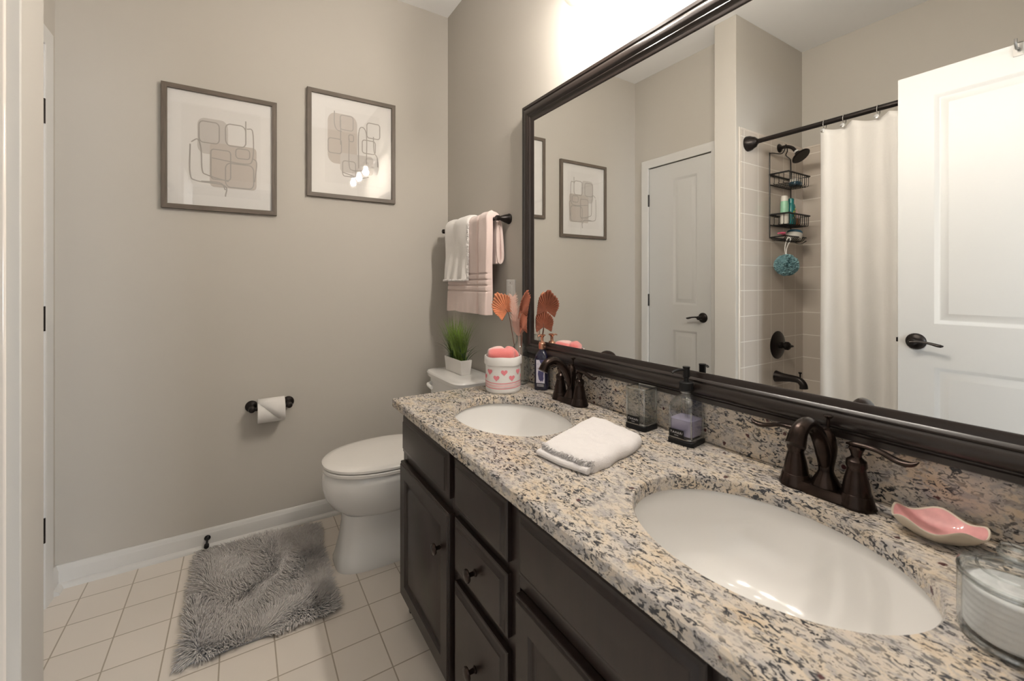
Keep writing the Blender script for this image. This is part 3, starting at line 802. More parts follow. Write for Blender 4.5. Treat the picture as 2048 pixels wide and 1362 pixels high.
for i, a in enumerate(a_s):
    t = i / (len(a_s) - 1)
    lo = x0 + 0.0005 + max(0.0, (t - 0.25)) / 0.75 * 0.085
    vs += [Vector((lo, cy + RR * math.cos(a), cz + RR * math.sin(a))), Vector((x1 - 0.0005, cy + RR * math.cos(a), cz + RR * math.sin(a)))]
for i in range(len(a_s) - 1): fs.append((2 * i, 2 * i + 1, 2 * i + 3, 2 * i + 2))
m.add(vs, fs); o = m.build('loose_end', 'toilet_paper', rl)
sd = o.modifiers.new('thickness', 'SOLIDIFY'); sd.thickness = 0.0007; sd.offset = 1

# ================================================================== DOOR STOP
ds = thing('door_stop', 'small black door stop screwed to the back baseboard beside the rug', 'door stop', (-0.126, L - 0.013, 0.045))
m = MB(); m.lathe([(0.012, 0), (0.012, 0.003), (0.008, 0.006), (0.0045, 0.01), (0.0045, 0.052)], 18, axis_T((-0.126, L - 0.0125, 0.046), (0, -1, -0.08))); m.build('rod', 'black', ds)
m = MB(); m.lathe([(0.008, 0.052), (0.0095, 0.056), (0.0095, 0.068), (0.007, 0.072)], 18, axis_T((-0.126, L - 0.0125, 0.046), (0, -1, -0.08))); m.build('bumper', 'black', ds)

# ================================================================== RUG
rg = thing('bath_rug', 'grey shaggy bath rug lying crooked on the floor tiles', 'rug', (0.066, 1.975, 0.0))
RC = [Vector((-0.158, 1.655)), Vector((0.292, 1.648)), Vector((0.296, 2.262)), Vector((-0.150, 2.300))]   # near-left, near-right, far-right, far-left
def rug_uv(u, v):
    a = RC[0].lerp(RC[1], u); b = RC[3].lerp(RC[2], u); p = a.lerp(b, v)
    k = 0.010 * nz3(u * 3, v * 3, 3.3)
    return Vector((p.x + k, p.y + 0.010 * nz3(u * 3, v * 3, 8.1)))
m = MB(); n = 24; vs = []; fs = []
for z in (0.002, 0.008):
    for j in range(n + 1):
        for i in range(n + 1):
            p = rug_uv(i / n, j / n); vs.append(Vector((p.x, p.y, z)))
N1 = (n + 1) ** 2
for j in range(n):
    for i in range(n):
        q = [j * (n + 1) + i, j * (n + 1) + i + 1, (j + 1) * (n + 1) + i + 1, (j + 1) * (n + 1) + i]
        fs.append(tuple(reversed(q))); fs.append(tuple(k + N1 for k in q))
edge = [(i, 0) for i in range(n)] + [(n, j) for j in range(n)] + [(i, n) for i in range(n, 0, -1)] + [(0, j) for j in range(n, 0, -1)]
ids = [j * (n + 1) + i for i, j in edge]
for a, b in zip(ids, ids[1:] + ids[:1]): fs.append((a, b, b + N1, a + N1))
m.add(vs, fs, 0, False); m.build('backing', 'rug_back', rg)
rng = random.Random(3)
vs = []; fs = []
def tuft(p, d, ln, r, droop, out_v, out_f, segs=4):
    """curved tapering three-sided lock of pile"""
    base = len(out_v); pos = p.copy(); dirv = d.copy()
    side = dirv.cross(Vector((0.3, 0.2, 1))).normalized(); up = side.cross(dirv).normalized()
    for k in range(segs):
        t = k / segs; rr = r * (1.0 - 0.55 * t)
        for a in (0, 2.094, 4.189):
            q = pos + (side * math.cos(a) + up * math.sin(a)) * rr
            out_v.append((q.x, q.y, max(q.z, 0.0015)))
        pos = pos + dirv * (ln / segs)
        dirv = (dirv + Vector((0, 0, -droop))).normalized()
    out_v.append((pos.x, pos.y, max(pos.z, 0.0025)))
    for k in range(segs - 1):
        for a in range(3):
            b = (a + 1) % 3
            out_f.append((base + 3 * k + a, base + 3 * k + b, base + 3 * k + 3 + b, base + 3 * k + 3 + a))
    e = base + 3 * (segs - 1)
    for a in range(3): out_f.append((e + a, e + (a + 1) % 3, base + 3 * segs))
for k in range(15000):
    u, v = rng.random(), rng.random()
    p = rug_uv(u, v)
    # brushed directions: slow swirling field, pushed outward at the rim
    ang = 2.2 * nz3(u * 1.9 + 5, v * 2.3, 1.7) * PI + 0.9 * nz3(u * 6, v * 7, 4.0)
    lay = 0.62 + 0.55 * nz3(u * 2.6, v * 3.1, 9.0)
    fx, fy = math.cos(ang) * lay, math.sin(ang) * lay
    ed = 0.10
    if u < ed: fx -= 1.2 * (ed - u) / ed
    if u > 1 - ed: fx += 1.2 * (u - 1 + ed) / ed
    if v < ed: fy -= 1.2 * (ed - v) / ed
    if v > 1 - ed: fy += 1.0 * (v - 1 + ed) / ed
    d = Vector((fx + rng.uniform(-.25, .25), fy + rng.uniform(-.25, .25), 0.80)).normalized()
    tuft(Vector((p.x, p.y, 0.007)), d, rng.uniform(0.026, 0.042), rng.uniform(0.0020, 0.0032), rng.uniform(0.05, 0.22), vs, fs)
m = MB(); m.v = vs; m.f = fs; m.m = [0] * len(fs); m.sm = [True] * len(fs)
tag(m.build('pile', 'rug', rg, recalc=False, angle=180), kind='stuff')

# ================================================================== TOWEL BAR AND TOWELS
TB = thing('towel_bar', 'dark bronze towel bar on the wall above the toilet', 'towel bar', (M, 1.97, 1.47))
BX, BZ = 0.974, 1.470
for y in (1.668, 2.272):
    m = MB(); m.lathe([(0.024, 0), (0.0245, 0.004), (0.022, 0.008), (0.021, 0.012), (0.018, 0.024), (0.0125, 0.040), (0.0095, 0.050), (0.0095, 0.053), (0.0125, 0.055), (0.0125, 0.066), (0.0095, 0.070)], 24, axis_T((M - 0.0005, y, BZ), (-1, 0, 0))); m.build('post', 'bronze_d', TB)
m = MB(); m.tube([(BX, 1.668, BZ), (BX, 2.272, BZ)], 0.0075, 12); m.build('rail', 'bronze_d', TB)

def hanging_towel(t, mat, y0, y1, zf, zb, r_in, th, bands=(), seed=0, fold=None, wob=0.004, bottom_flare=0.0, nu=70, nv=30):
    """thick cloth folded over the rail: outline in the x-z plane swept along y"""
    rows = []
    # path along the cloth: front bottom -> over rail -> back bottom
    path = []
    nf = 120
    for k in range(nf): path.append((BX - r_in, zf + (BZ - zf) * k / nf, -1, 0))
    for k in range(13):
        a = PI - PI * k / 12; path.append((BX + r_in * math.cos(a), BZ + r_in * math.sin(a), math.cos(a), math.sin(a)))
    nb = 18
    for k in range(1, nb + 1): path.append((BX + r_in, BZ + (zb - BZ) * k / nb, 1, 0))
    m = MB(); outer = []; inner = []
    for i, (x, z, nx, nzv) in enumerate(path):
        ro = []; ri = []
        for j in range(nv + 1):
            v = j / nv; y = y0 + (y1 - y0) * v
            w_ = wob * nz3(x * 9 + seed, y * 16, z * 7)
            dth = th
            for bz in bands:
                if nx < 0 and abs(z - bz) < 0.0045: dth -= 0.0085 * (1 - abs(z - bz) / 0.0045)
            if fold is not None and nx <= 0:
                dd = abs(y - fold); dth -= 0.018 * math.exp(-(dd / 0.0075) ** 2)
                if y < fold: dth += 0.006
            e = min(v, 1 - v) * (y1 - y0)
            dth -= 0.007 * max(0, 1 - e / 0.008) ** 2
            fl = bottom_flare * max(0, 1 - (z - zf) / 0.12) if nx < 0 else 0.0
            zz = z + (0.006 * nz3(y * 12 + seed, 1.0, 5.0) if (nx < 0 and i < 10) else 0)
            ro.append(Vector((x + nx * (dth + w_) - fl * (0.5 + 0.8 * nz3(y * 20, seed, 0)), y + 0.006 * nz3(z * 6, seed, v * 2), zz + nzv * (dth + w_))))
            ri.append(Vector((x + nx * 0.0005, y + 0.006 * nz3(z * 6, seed, v * 2), zz + nzv * 0.0005)))
        outer.append(ro); inner.append(ri)
    n = nv + 1
    rings = [o + list(reversed(i_)) for o, i_ in zip(outer, inner)]
    m.rings(rings, cap0=True, cap1=True)
    o = m.build('cloth', mat, t, angle=70)
    return o
t = thing('hand_towel', 'blush pink banded hand towel folded over the bronze bar', 'towel', (BX, 1.92, 1.03), None)
hanging_towel(t, 'pink_towel', 1.700, 2.145, 1.034, 1.268, 0.0085, 0.026, bands=(1.222, 1.194, 1.168, 1.140), seed=2, fold=1.79, bottom_flare=0.010, nv=110)
# folded layers of the same towel at the near end of the back half
m = MB()
for (ox, r0, z0, z1) in ((0.0, 0.0105, 1.268, 1.462),):
    pts = bez([(BX + 0.016, 0, 1.455), (BX + 0.013, 0, 1.38), (BX + 0.017, 0, 1.30), (BX + 0.026, 0, 1.272), (BX + 0.040, 0, 1.29), (BX + 0.040, 0, 1.34), (BX + 0.033, 0, 1.42), (BX + 0.025, 0, 1.462)], 40)
    rows = []
    for p, q in zip(pts, pts[1:] + [pts[-1]]):
        d = (q - p); d = d.normalized() if d.length > 1e-6 else Vector((0, 0, 1)); nn = Vector((d.z, 0, -d.x))
        rows.append([Vector((p.x + nn.x * h, y, p.z + nn.z * h)) for h in (-0.0065, 0.0065) for y in ((1.693, 1.696, 1.75, 1.80) if h < 0 else (1.80, 1.75, 1.696, 1.693))])
    m.rings(rows)
m.build('back_fold', 'pink_towel', t, angle=80)
t = thing('face_towel', 'cream white fluffy towel laid over the pink towel on the bronze bar', 'towel', (BX, 2.02, 1.19), None)
hanging_towel(t, 'white_towel', 1.885, 2.150, 1.195, 1.33, 0.0365, 0.010, seed=11, wob=0.008, bottom_flare=0.016, nv=40)
vs = []; fs = []
for k in range(700):
    y = rng.uniform(1.888, 2.148); top = rng.random() < 0.45
    z = 1.197 if not top else rng.uniform(1.2, 1.47)
    if top: y = 1.887
    p = Vector((BX - 0.0365 - rng.uniform(0.0, 0.012) - (0.012 if not top else 0), y, z))
    d = Vector((rng.uniform(-.7, .1), (-1.0 if top else rng.uniform(-.6, .4)), -0.9 if not top else rng.uniform(-.6, .3))).normalized()
    tuft(p, d, rng.uniform(0.006, 0.014), 0.0018, 0.1, vs, fs, 3)
m = MB(); m.v = vs; m.f = fs; m.m = [0] * len(fs); m.sm = [True] * len(fs); m.build('fringe', 'white_towel', t, recalc=False, angle=180)

# ================================================================== SWITCH PLATE
sw = thing('switch_plate', 'white wall switch plate beside the mirror frame', 'switch', (M, 1.65, 1.135))
m = MB(); m.loops([(0, 0), (0, 0.003), (0.003, 0.006), (0.0035, 0.006)], 0.072, 0.117, TX(M - 0.0003)(1.614, 1.077), back=True); m.build('plate', 'white_plastic', sw)
m = MB(); m.loops([(0, 0.0055), (0, 0.0085), (0.001, 0.0095)], 0.034, 0.066, TX(M)(1.633, 1.1025)); m.build('rocker', 'white_plastic', sw)
for z in (1.092, 1.179):
    m = MB(); m.lathe([(0.003, 0.0055), (0.003, 0.0068), (0.001, 0.007)], 12, axis_T((M, 1.65, z), (-1, 0, 0))); m.build('screw', 'nickel', sw)

# ================================================================== GRASS PLANTER ON THE TANK
gp = thing('grass_planter', 'green artificial grass in a white rectangular planter on the toilet tank', 'plant', (0.912, 1.957, 0.737))
m = MB(); z0, z1 = 0.7372, 0.808
def rr4(x0, x1, y0, y1, z): return [Vector((x0, y0, z)), Vector((x1, y0, z)), Vector((x1, y1, z)), Vector((x0, y1, z))]
m.rings([rr4(0.888, 0.936, 1.867, 2.047, z0), rr4(0.882, 0.942, 1.860, 2.054, z1), rr4(0.886, 0.938, 1.864, 2.050, z1), rr4(0.888, 0.936, 1.868, 2.046, z1 - 0.012)], smooth=False)
m.build('pot', 'planter', gp, 0.0012)
def blade(m, p, yaw, lean, ln, wd, curl, mi, seg=7):
    d = Vector((math.cos(yaw) * lean, math.sin(yaw) * lean, 1)).normalized(); pos = Vector(p)
    side = Vector((-math.sin(yaw + 0.6), math.cos(yaw + 0.6), 0)); L_ = []; R_ = []
    for k in range(seg + 1):
        t = k / seg; ww = wd * (0.55 + 0.9 * t if t < 0.35 else (1.0 - t) / 0.65 * 0.87 + 0.02)
        L_.append(pos + side * ww); R_.append(pos - side * ww)
        pos = pos + d * ln / seg
        d = (d + Vector((math.cos(yaw) * curl, math.sin(yaw) * curl, -curl * 0.9)) / seg).normalized()
    for p_ in L_ + R_:
        p_.x = min(p_.x, M - 0.003)
    vs = L_ + R_; n = seg + 1
    m.add(vs, [(i, i + 1, n + i + 1, n + i) for i in range(seg)], mi)
m = MB(); rg2 = random.Random(5)
for k in range(430):
    y = rg2.uniform(1.885, 2.03); x = rg2.uniform(0.897, 0.927)
    yaw = math.atan2((y - 1.957) * 2.2 + rg2.uniform(-.1, .1), (x - 0.912) * 3.0 + rg2.uniform(-.09, .05))
    blade(m, (x, y, 0.797), yaw, rg2.uniform(0.02, 0.42), rg2.uniform(0.13, 0.245), rg2.uniform(0.0012, 0.0024), rg2.uniform(0.0, 0.5), 0)
for k in range(60):
    y = rg2.uniform(1.875, 2.04); x = rg2.uniform(0.893, 0.93); yaw = rg2.uniform(0, 2 * PI)
    blade(m, (x, y, 0.797), yaw, rg2.uniform(0.2, 0.75), rg2.uniform(0.07, 0.15), rg2.uniform(0.0018, 0.004), rg2.uniform(0.4, 1.5), 1)
for yaw, ln in ((1.9, 0.17), (1.6, 0.16), (-1.5, 0.17), (-1.2, 0.15), (-1.8, 0.14), (2.3, 0.15)):
    blade(m, (0.905, 1.957 + 0.05 * math.sin(yaw), 0.797), yaw, 0.75, ln, 0.0045, 0.9, 1)
m.build('grass_blades', ['grass', 'grass_d'], gp, recalc=False)
MB().box(0.889, 0.935, 1.869, 2.045, 0.7945, 0.797).build('soil', 'soil', gp)

# ================================================================== VASE WITH DRIED PALMS
VX, VY = 0.962, 1.474
vz = thing('bud_vase', 'small clear glass bud vase behind the heart basket', 'vase', (VX, VY, CT))
prof = [(0.001, CT + 0.0005), (0.030, CT + 0.0005), (0.036, CT + 0.006), (0.041, CT + 0.03), (0.043, CT + 0.065), (0.042, CT + 0.10), (0.037, CT + 0.128), (0.027, CT + 0.150), (0.017, CT + 0.163), (0.0125, CT + 0.174), (0.012, CT + 0.188), (0.0145, CT + 0.194)]
m = MB(); m.lathe(prof + [(r - 0.0018, z) for r, z in reversed(prof[1:]) if r > 0.005], 36, Matrix.Translation((VX, VY, 0)), cap0=True, cap1=False)
for zz, rr_ in ((0.193, 0.0135), (0.003, 0.031)):
    pts = [Vector((VX + rr_ * math.cos(2 * PI * k / 32), VY + rr_ * math.sin(2 * PI * k / 32), CT + zz)) for k in range(33)]
    m.tube(pts, 0.0014, 8, 1, cap=False)
m.build('glass_body', ['glass', 'glass_edge'], vz)

def fan_leaf(name, label, tip, base, axis, face, width, height, mat, stem_to, group):
    """pleated, cut palm spear: pleats fan out from the stem end"""
    t = thing(name, label, 'dried leaf', base, group)
    axis = Vector(axis).normalized(); face = Vector(face).normalized(); side = axis.cross(face).normalized(); face = side.cross(axis).normalized()
    m = MB(); n = 26; rows = 10; b = Vector(base); vs = []; fs = []
    outline = []
    for i in range(2 * n + 1):
        a = -2.15 + 4.3 * i / (2 * n)
        rad = height * (0.52 + 0.30 * max(0, math.cos(a)) + 0.16 * max(0, 1 - abs(a) / 0.28))
        k = width / (height * 1.15)
        rad *= math.sqrt(math.cos(a) ** 2 + (k * math.sin(a)) ** 2) if k < 1 else 1
        outline.append((a, rad * (1.03 if i % 2 else 0.96)))
    for i, (a, rad) in enumerate(outline):
        for r in range(rows + 1):
            q = rad * r / rows
            pl = (1 if i % 2 else -1) * 0.035 * q
            cup = 0.35 * (q * math.sin(a)) ** 2 / width
            p = b + axis * (q * math.cos(a) + 0.06 * height) + side * (q * math.sin(a)) + face * (pl + cup + 0.10 * q * q / height)
            p.x = min(p.x, 0.9835 if p.y < 1.512 else M - 0.003)
            vs.append(p)
    for i in range(2 * n):
        for r in range(rows):
            k = i * (rows + 1) + r
            fs.append((k, k + 1, k + rows + 2, k + rows + 1))
    m.add(vs, fs, 0, False)
    o = m.build('blade', mat, t, recalc=False)
    sd = o.modifiers.new('thickness', 'SOLIDIFY'); sd.thickness = 0.0008
    m = MB(); m.tube(bez([b + axis * 0.02, b - axis * 0.01, (b + Vector(stem_to)) / 2 + axis * -0.004, Vector(stem_to)], 14), 0.0016, 7); m.build('stem', 'stem', t)
    return t
NECK = (VX, VY, CT + 0.12)
PG = 'dried palms in the bud vase'
fan_leaf('dried_palm_leaf', 'bright orange pleated palm leaf, leftmost in the bud vase', None, (0.922, 1.500, 1.056), (-0.25, 0.30, 0.62), (-0.52, -0.85, 0.05), 0.086, 0.094, 'palm_o', (VX - 0.002, VY + 0.002, CT + 0.06), PG)
fan_leaf('dried_palm_leaf', 'russet pleated palm leaf standing upright against the mirror frame', None, (0.946, 1.432, 1.060), (0.02, -0.22, 0.95), (0.46, -0.88, 0.06), 0.092, 0.094, 'palm_r', (VX + 0.002, VY - 0.003, CT + 0.06), PG)
fan_leaf('dried_palm_leaf', 'russet pleated palm leaf, lowest in the vase, above the blue bottle', None, (0.953, 1.440, 0.992), (0.02, 0.05, 0.95), (0.50, -0.86, 0.05), 0.080, 0.078, 'palm_r', (VX + 0.003, VY - 0.004, CT + 0.06), PG)
pl = thing('dried_fern_plume', 'pale blush feathery fern plume in the middle of the bud vase', 'dried leaf', (VX, VY, CT + 0.05), PG)
spine = bez([(VX, VY, CT + 0.05), (VX - 0.004, VY, CT + 0.19), (VX - 0.022, VY - 0.005, CT + 0.26), (VX - 0.036, VY - 0.006, CT + 0.352)], 66)
m = MB(); m.tube(spine, lerp_list([0.0018, 0.0015, 0.0008], len(spine)), 6); m.build('stem', 'plume', pl)
m = MB(); nsp = len(spine)
for i in range(nsp // 3, nsp):
    for sgn in (-1, 1):
        for rep in range(1):
            t = (i - nsp / 3) / (nsp * 2 / 3); p = spine[i]; ln = 0.046 * (1 - 0.40 * t) * rg2.uniform(0.85, 1.1)
            d = Vector((0.55 * sgn, -0.34 * sgn + rg2.uniform(-.1, .1), 0.80 + rep * 0.15)).normalized()
            sd_ = Vector((0.30 * sgn, -0.2 * sgn, -0.7)).normalized() * 0.0014
            a = p; bq = p + d * ln * 0.5; c = p + d * ln + Vector((0, 0, -0.004))
            m.add([a + sd_, a - sd_, bq + sd_, bq - sd_, c], [(0, 1, 3, 2), (2, 3, 4)])
m.build('feathers', 'plume', pl, recalc=False)

# ================================================================== HEART BASKET AND WASHCLOTHS
HX, HY, HR = 0.847, 1.412, 0.0655
hb = thing('fabric_basket', 'white fabric basket printed with pink hearts and stripes on the counter', 'basket', (HX, HY, CT))
def hbr(a, z):
    k = (z - CT) / 0.135
    return HR * (1.0 + 0.02 * k) + 0.0028 * nz3(math.cos(a) * 1.6, math.sin(a) * 1.6, z * 22) * (0.3 + k)
def hpt(a, z, off=0.0):
    r = hbr(a, z) + off
    return Vector((HX + r * math.cos(a), HY + r * math.sin(a), z))
n = 72; zs = [CT + 0.0005 + 0.106 * k / 20 for k in range(21)]
m = MB()
rings = [[hpt(2 * PI * i / n, z, -0.003 if j == 0 else 0) for i in range(n)] for j, z in enumerate(zs)]
for off, z in ((0.0008, 0.104), (0.0035, 0.103), (0.0045, 0.106), (0.004, 0.120), (0.0036, 0.131), (0.002, 0.1345), (0.0, 0.134), (-0.001, 0.12), (-0.001, 0.05)):
    rings.append([hpt(2 * PI * i / n, CT + z + 0.0012 * math.sin(5 * 2 * PI * i / n), off) for i in range(n)])
m.rings(rings, cap0=True, cap1=True)
def heart_patch(a0, z0, s, mi):
    pts = []
    for k in range(28):
        t = 2 * PI * k / 28
        hx = 16 * math.sin(t) ** 3 / 17; hz = (13 * math.cos(t) - 5 * math.cos(2 * t) - 2 * math.cos(3 * t) - math.cos(4 * t)) / 17
        pts.append((hx * s, hz * s))
    ctr = hpt(a0, z0, 0.0009); vs = [ctr]; fs = []
    for ring_k in (0.5, 1.0):
        for hx, hz in pts: vs.append(hpt(a0 + hx * ring_k / HR, z0 + hz * ring_k, 0.0009))
    for k in range(28):
        k2 = (k + 1) % 28
        fs.append((0, 1 + k, 1 + k2)); fs.append((1 + k, 29 + k, 29 + k2, 1 + k2))
    m.add(vs, fs, mi)
for k in range(14):
    a = 2 * PI * k / 14 + 0.20
    heart_patch(a, CT + (0.080 if k % 2 else 0.059), 0.0128, 1)
def band(z0, z1, mi):
    vs = []; 
    for z in (z0, (z0 + z1) / 2, z1):
        vs += [hpt(2 * PI * i / n, z - 0.002 * math.sin(2 * PI * i / n * 2), 0.0007) for i in range(n)]
    m.add(vs, [(r * n + i, r * n + (i + 1) % n, (r + 1) * n + (i + 1) % n, (r + 1) * n + i) for r in range(2) for i in range(n)], mi)
band(CT + 0.0395, CT + 0.0425, 1); band(CT + 0.027, CT + 0.036, 2); band(CT + 0.0205, CT + 0.0235, 1)
m.build('bin', ['canvas', 'heart', 'stripe'], hb, recalc=False, angle=60)
def rolled_cloth(cx, cy, z0, r, ln, yaw, mat, label, tilt=0.0):
    t = thing('washcloth', label, 'washcloth', (cx, cy, z0), 'rolled washcloths in the heart basket')
    m = MB(); rows = []; n = 30; steps = 14
    for k in range(steps + 1):
        s = -ln / 2 + ln * k / steps
        e = 1.0 - 0.32 * abs(2 * k / steps - 1) ** 6
        row = []
        for i in range(n):
            a = 2 * PI * i / n
            rr = r * e * (1 + 0.10 * nz3(math.cos(a) * 2.2 + cx * 40, math.sin(a) * 2.2, s * 26)) 
            px, pz = rr * math.cos(a), rr * math.sin(a)
            row.append(Vector((cx + s * math.cos(yaw) - px * math.sin(yaw), cy + s * math.sin(yaw) + px * math.cos(yaw), z0 + r + pz + tilt * s)))
        rows.append(row)
    m.rings(rows)
    m.build('roll', mat, t, angle=80)
rolled_cloth(HX - 0.018, HY - 0.022, CT + 0.108, 0.0275, 0.098, 2.45, 'coral', 'coral rolled washcloth at the front of the heart basket')
rolled_cloth(HX + 0.032, HY - 0.004, CT + 0.110, 0.0260, 0.076, 1.25, 'coral', 'coral rolled washcloth on the mirror side of the heart basket', 0.05)
rolled_cloth(HX - 0.008, HY + 0.036, CT + 0.114, 0.0240, 0.072, 0.35, 'blush', 'pale blush rolled washcloth at the back of the heart basket')

# ================================================================== BLUE LOTION BOTTLE
BXp, BYp = 0.982, 1.345
bb = thing('lotion_bottle', 'dark indigo lotion bottle with a copper pump and lavender label', 'bottle', (BXp, BYp, CT))
rot = Matrix.Rotation(math.radians(38), 4, 'Z')
def sq(cx, cy, z, a, b, p, rotm=None, n=40):
    ring_ = superring(0, 0, z, a, b, p, n)
    if rotm is not None: ring_ = [rotm @ v for v in ring_]
    return [Vector((v.x + cx, v.y + cy, v.z)) for v in ring_]
m = MB()
m.rings([sq(BXp, BYp, CT + z, a, b, p, rot) for z, a, b, p in ((0.0005, 0.020, 0.024, 4.5), (0.004, 0.0225, 0.0265, 5), (0.05, 0.0225, 0.0265, 5), (0.115, 0.0225, 0.0265, 5), (0.128, 0.0215, 0.025, 4), (0.138, 0.0185, 0.021, 3), (0.146, 0.0145, 0.0155, 2.3), (0.150, 0.0125, 0.0125, 2), (0.156, 0.0125, 0.0125, 2))])
m.build('bottle_body', 'navy', bb)
m = MB()
m.lathe([(0.0135, 0.1555), (0.0138, 0.157), (0.0138, 0.176), (0.0125, 0.1775), (0.0125, 0.180), (0.0115, 0.182), (0.0065, 0.183), (0.006, 0.186), (0.006, 0.199), (0.008, 0.203), (0.0135, 0.2065), (0.014, 0.209), (0.011, 0.2105)], 28, Matrix.Translation((BXp, BYp, CT)))
m.tube([(BXp - 0.004, BYp, CT + 0.2078), (BXp - 0.018, BYp - 0.003, CT + 0.2078), (BXp - 0.022, BYp - 0.004, CT + 0.2045)], [0.0035, 0.003, 0.0025], 10)
m.build('pump', 'copper', bb)
def on_bottle(u, z, d):      # flat label face of the bottle looking toward the room
    v = rot @ Vector((u, -0.0265 - d, 0)); return Vector((BXp + v.x, BYp + v.y, CT + z))
rot_l = rot
def lab_pt(u, z, d):
    v = Matrix.Rotation(math.radians(38), 4, 'Z') @ Vector((-0.0225 - d, u, 0)); return Vector((BXp + v.x, BYp + v.y, CT + z))
m = MB(); LW = 0.0165
m.add([lab_pt(-LW, 0.028, .0005), lab_pt(LW, 0.028, .0005), lab_pt(LW, 0.116, .0005), lab_pt(-LW, 0.116, .0005)], [(0, 1, 2, 3)], 0, False)
def leafp(pts, mi): m.add([lab_pt(u, z, .0009) for u, z in pts], [tuple(range(len(pts)))], mi, False)
leafp([(-LW, 0.116), (-LW, 0.086), (-0.008, 0.094), (0.001, 0.108), (0.004, 0.116)], 1)
leafp([(-0.0135, 0.070), (0.008, 0.076), (0.010, 0.062), (0.006, 0.042), (-0.002, 0.034), (-0.010, 0.044)], 1)
leafp([(-0.004, 0.040), (-0.009, 0.034), (-0.013, 0.046), (-0.011, 0.058)], 1)
for z, w0, w1 in ((0.085, 0.000, 0.013), (0.0815, -0.001, 0.012), (0.1, 0.006, 0.014)): leafp([(w0, z), (w1, z), (w1, z + 0.0009), (w0, z + 0.0009)], 1)
for z in (0.0225, 0.0190, 0.0155):
    m.add([lab_pt(-0.013, z, .0005), lab_pt(0.014, z, .0005), lab_pt(0.014, z + 0.0013, .0005), lab_pt(-0.013, z + 0.0013, .0005)], [(0, 1, 2, 3)], 2, False)
m.build('label_print', ['label_lav', 'label_leaf', 'label_txt'], bb, recalc=False)

# ================================================================== FAUCETS
def make_faucet(loc, label):
    t = thing('faucet', label, 'faucet', loc, 'bronze centreset faucets')
    ox, oy, oz = loc
    def W(x, y, z): return Vector((ox + x, oy + y, oz + z))
    def oval(a, b, z, p=2.4): return [Vector((ox + v.x, oy + v.y, oz + z)) for v in superring(0, 0, 0, a, b, p, 56)]
    m = MB(); m.rings([oval(0.027, 0.081, 0.0004), oval(0.028, 0.082, 0.003), oval(0.027, 0.080, 0.007), oval(0.0235, 0.072, 0.014), oval(0.021, 0.066, 0.018)]); m.build('base_plate', 'bronze', t)
    m = MB()
    m.lathe([(0.027, 0.010), (0.0255, 0.018), (0.020, 0.030), (0.0145, 0.040), (0.0125, 0.046), (0.0135, 0.056), (0.0175, 0.078), (0.0185, 0.092), (0.0165, 0.108), (0.0125, 0.120), (0.0085, 0.125), (0.0085, 0.128), (0.004, 0.130)], 32, Matrix.Translation((ox + 0.006, oy, oz)))
    m.build('body', 'bronze', t)
    m = MB(); pts = bez([W(0.004, 0, 0.052), W(-0.006, 0, 0.085), W(-0.030, 0, 0.124), W(-0.066, 0, 0.148), W(-0.098, 0, 0.142), W(-0.114, 0, 0.118)], 34)
    m.tube(pts, lerp_list([0.010, 0.014, 0.0135, 0.013, 0.013, 0.0142, 0.0165], len(pts)), 18); m.build('spout', 'bronze', t)
    m = MB(); m.tube([W(0.014, 0, 0.118), W(0.016, 0, 0.146)], 0.0032, 10); m.lathe([(0.0032, 0.0), (0.008, 0.005), (0.0085, 0.0075), (0.005, 0.009)], 18, Matrix.Translation(W(0.016, 0, 0.143))); m.build('lift_rod', 'bronze', t)
    for s_ in (-1, 1):
        m = MB(); T = Matrix.Translation(W(0, s_ * 0.051, 0))
        m.lathe([(0.0295, 0.0006), (0.0295, 0.006), (0.0275, 0.010), (0.0245, 0.022), (0.0235, 0.0245), (0.0225, 0.025), (0.0185, 0.050), (0.0145, 0.066), (0.0145, 0.070), (0.0165, 0.074), (0.0155, 0.084), (0.0095, 0.089), (0.008, 0.092), (0.010, 0.100), (0.0125, 0.106), (0.010, 0.110)], 30, T)
        h = m.build('handle', 'bronze', t)
        m = MB(); c = W(0, s_ * 0.051, 0.110)
        pts = bez([c + Vector((0.004, -s_ * 0.016, 0.000)), c + Vector((0, s_ * 0.002, 0.0035)), c + Vector((-0.002, s_ * 0.030, 0.003)), c + Vector((-0.004, s_ * 0.060, -0.006)), c + Vector((-0.006, s_ * 0.078, -0.005)), c + Vector((-0.006, s_ * 0.088, 0.002))], 30)
        m.tube(pts, lerp_list([0.004, 0.0095, 0.009, 0.0075, 0.009, 0.0095, 0.007, 0.002], len(pts)), 14, flat=0.55, up=Vector((0, 0, 1))); m.build('lever', 'bronze', h)
    return t
f1 = make_faucet((0.957, 1.150, CT), 'oil-rubbed bronze faucet at the far sink, beside the indigo bottle')
f2 = copy_tree(f1); f2.location = (0.957, 0.385, CT)
f2['label'] = 'oil-rubbed bronze faucet at the near sink, beside the pink dish'

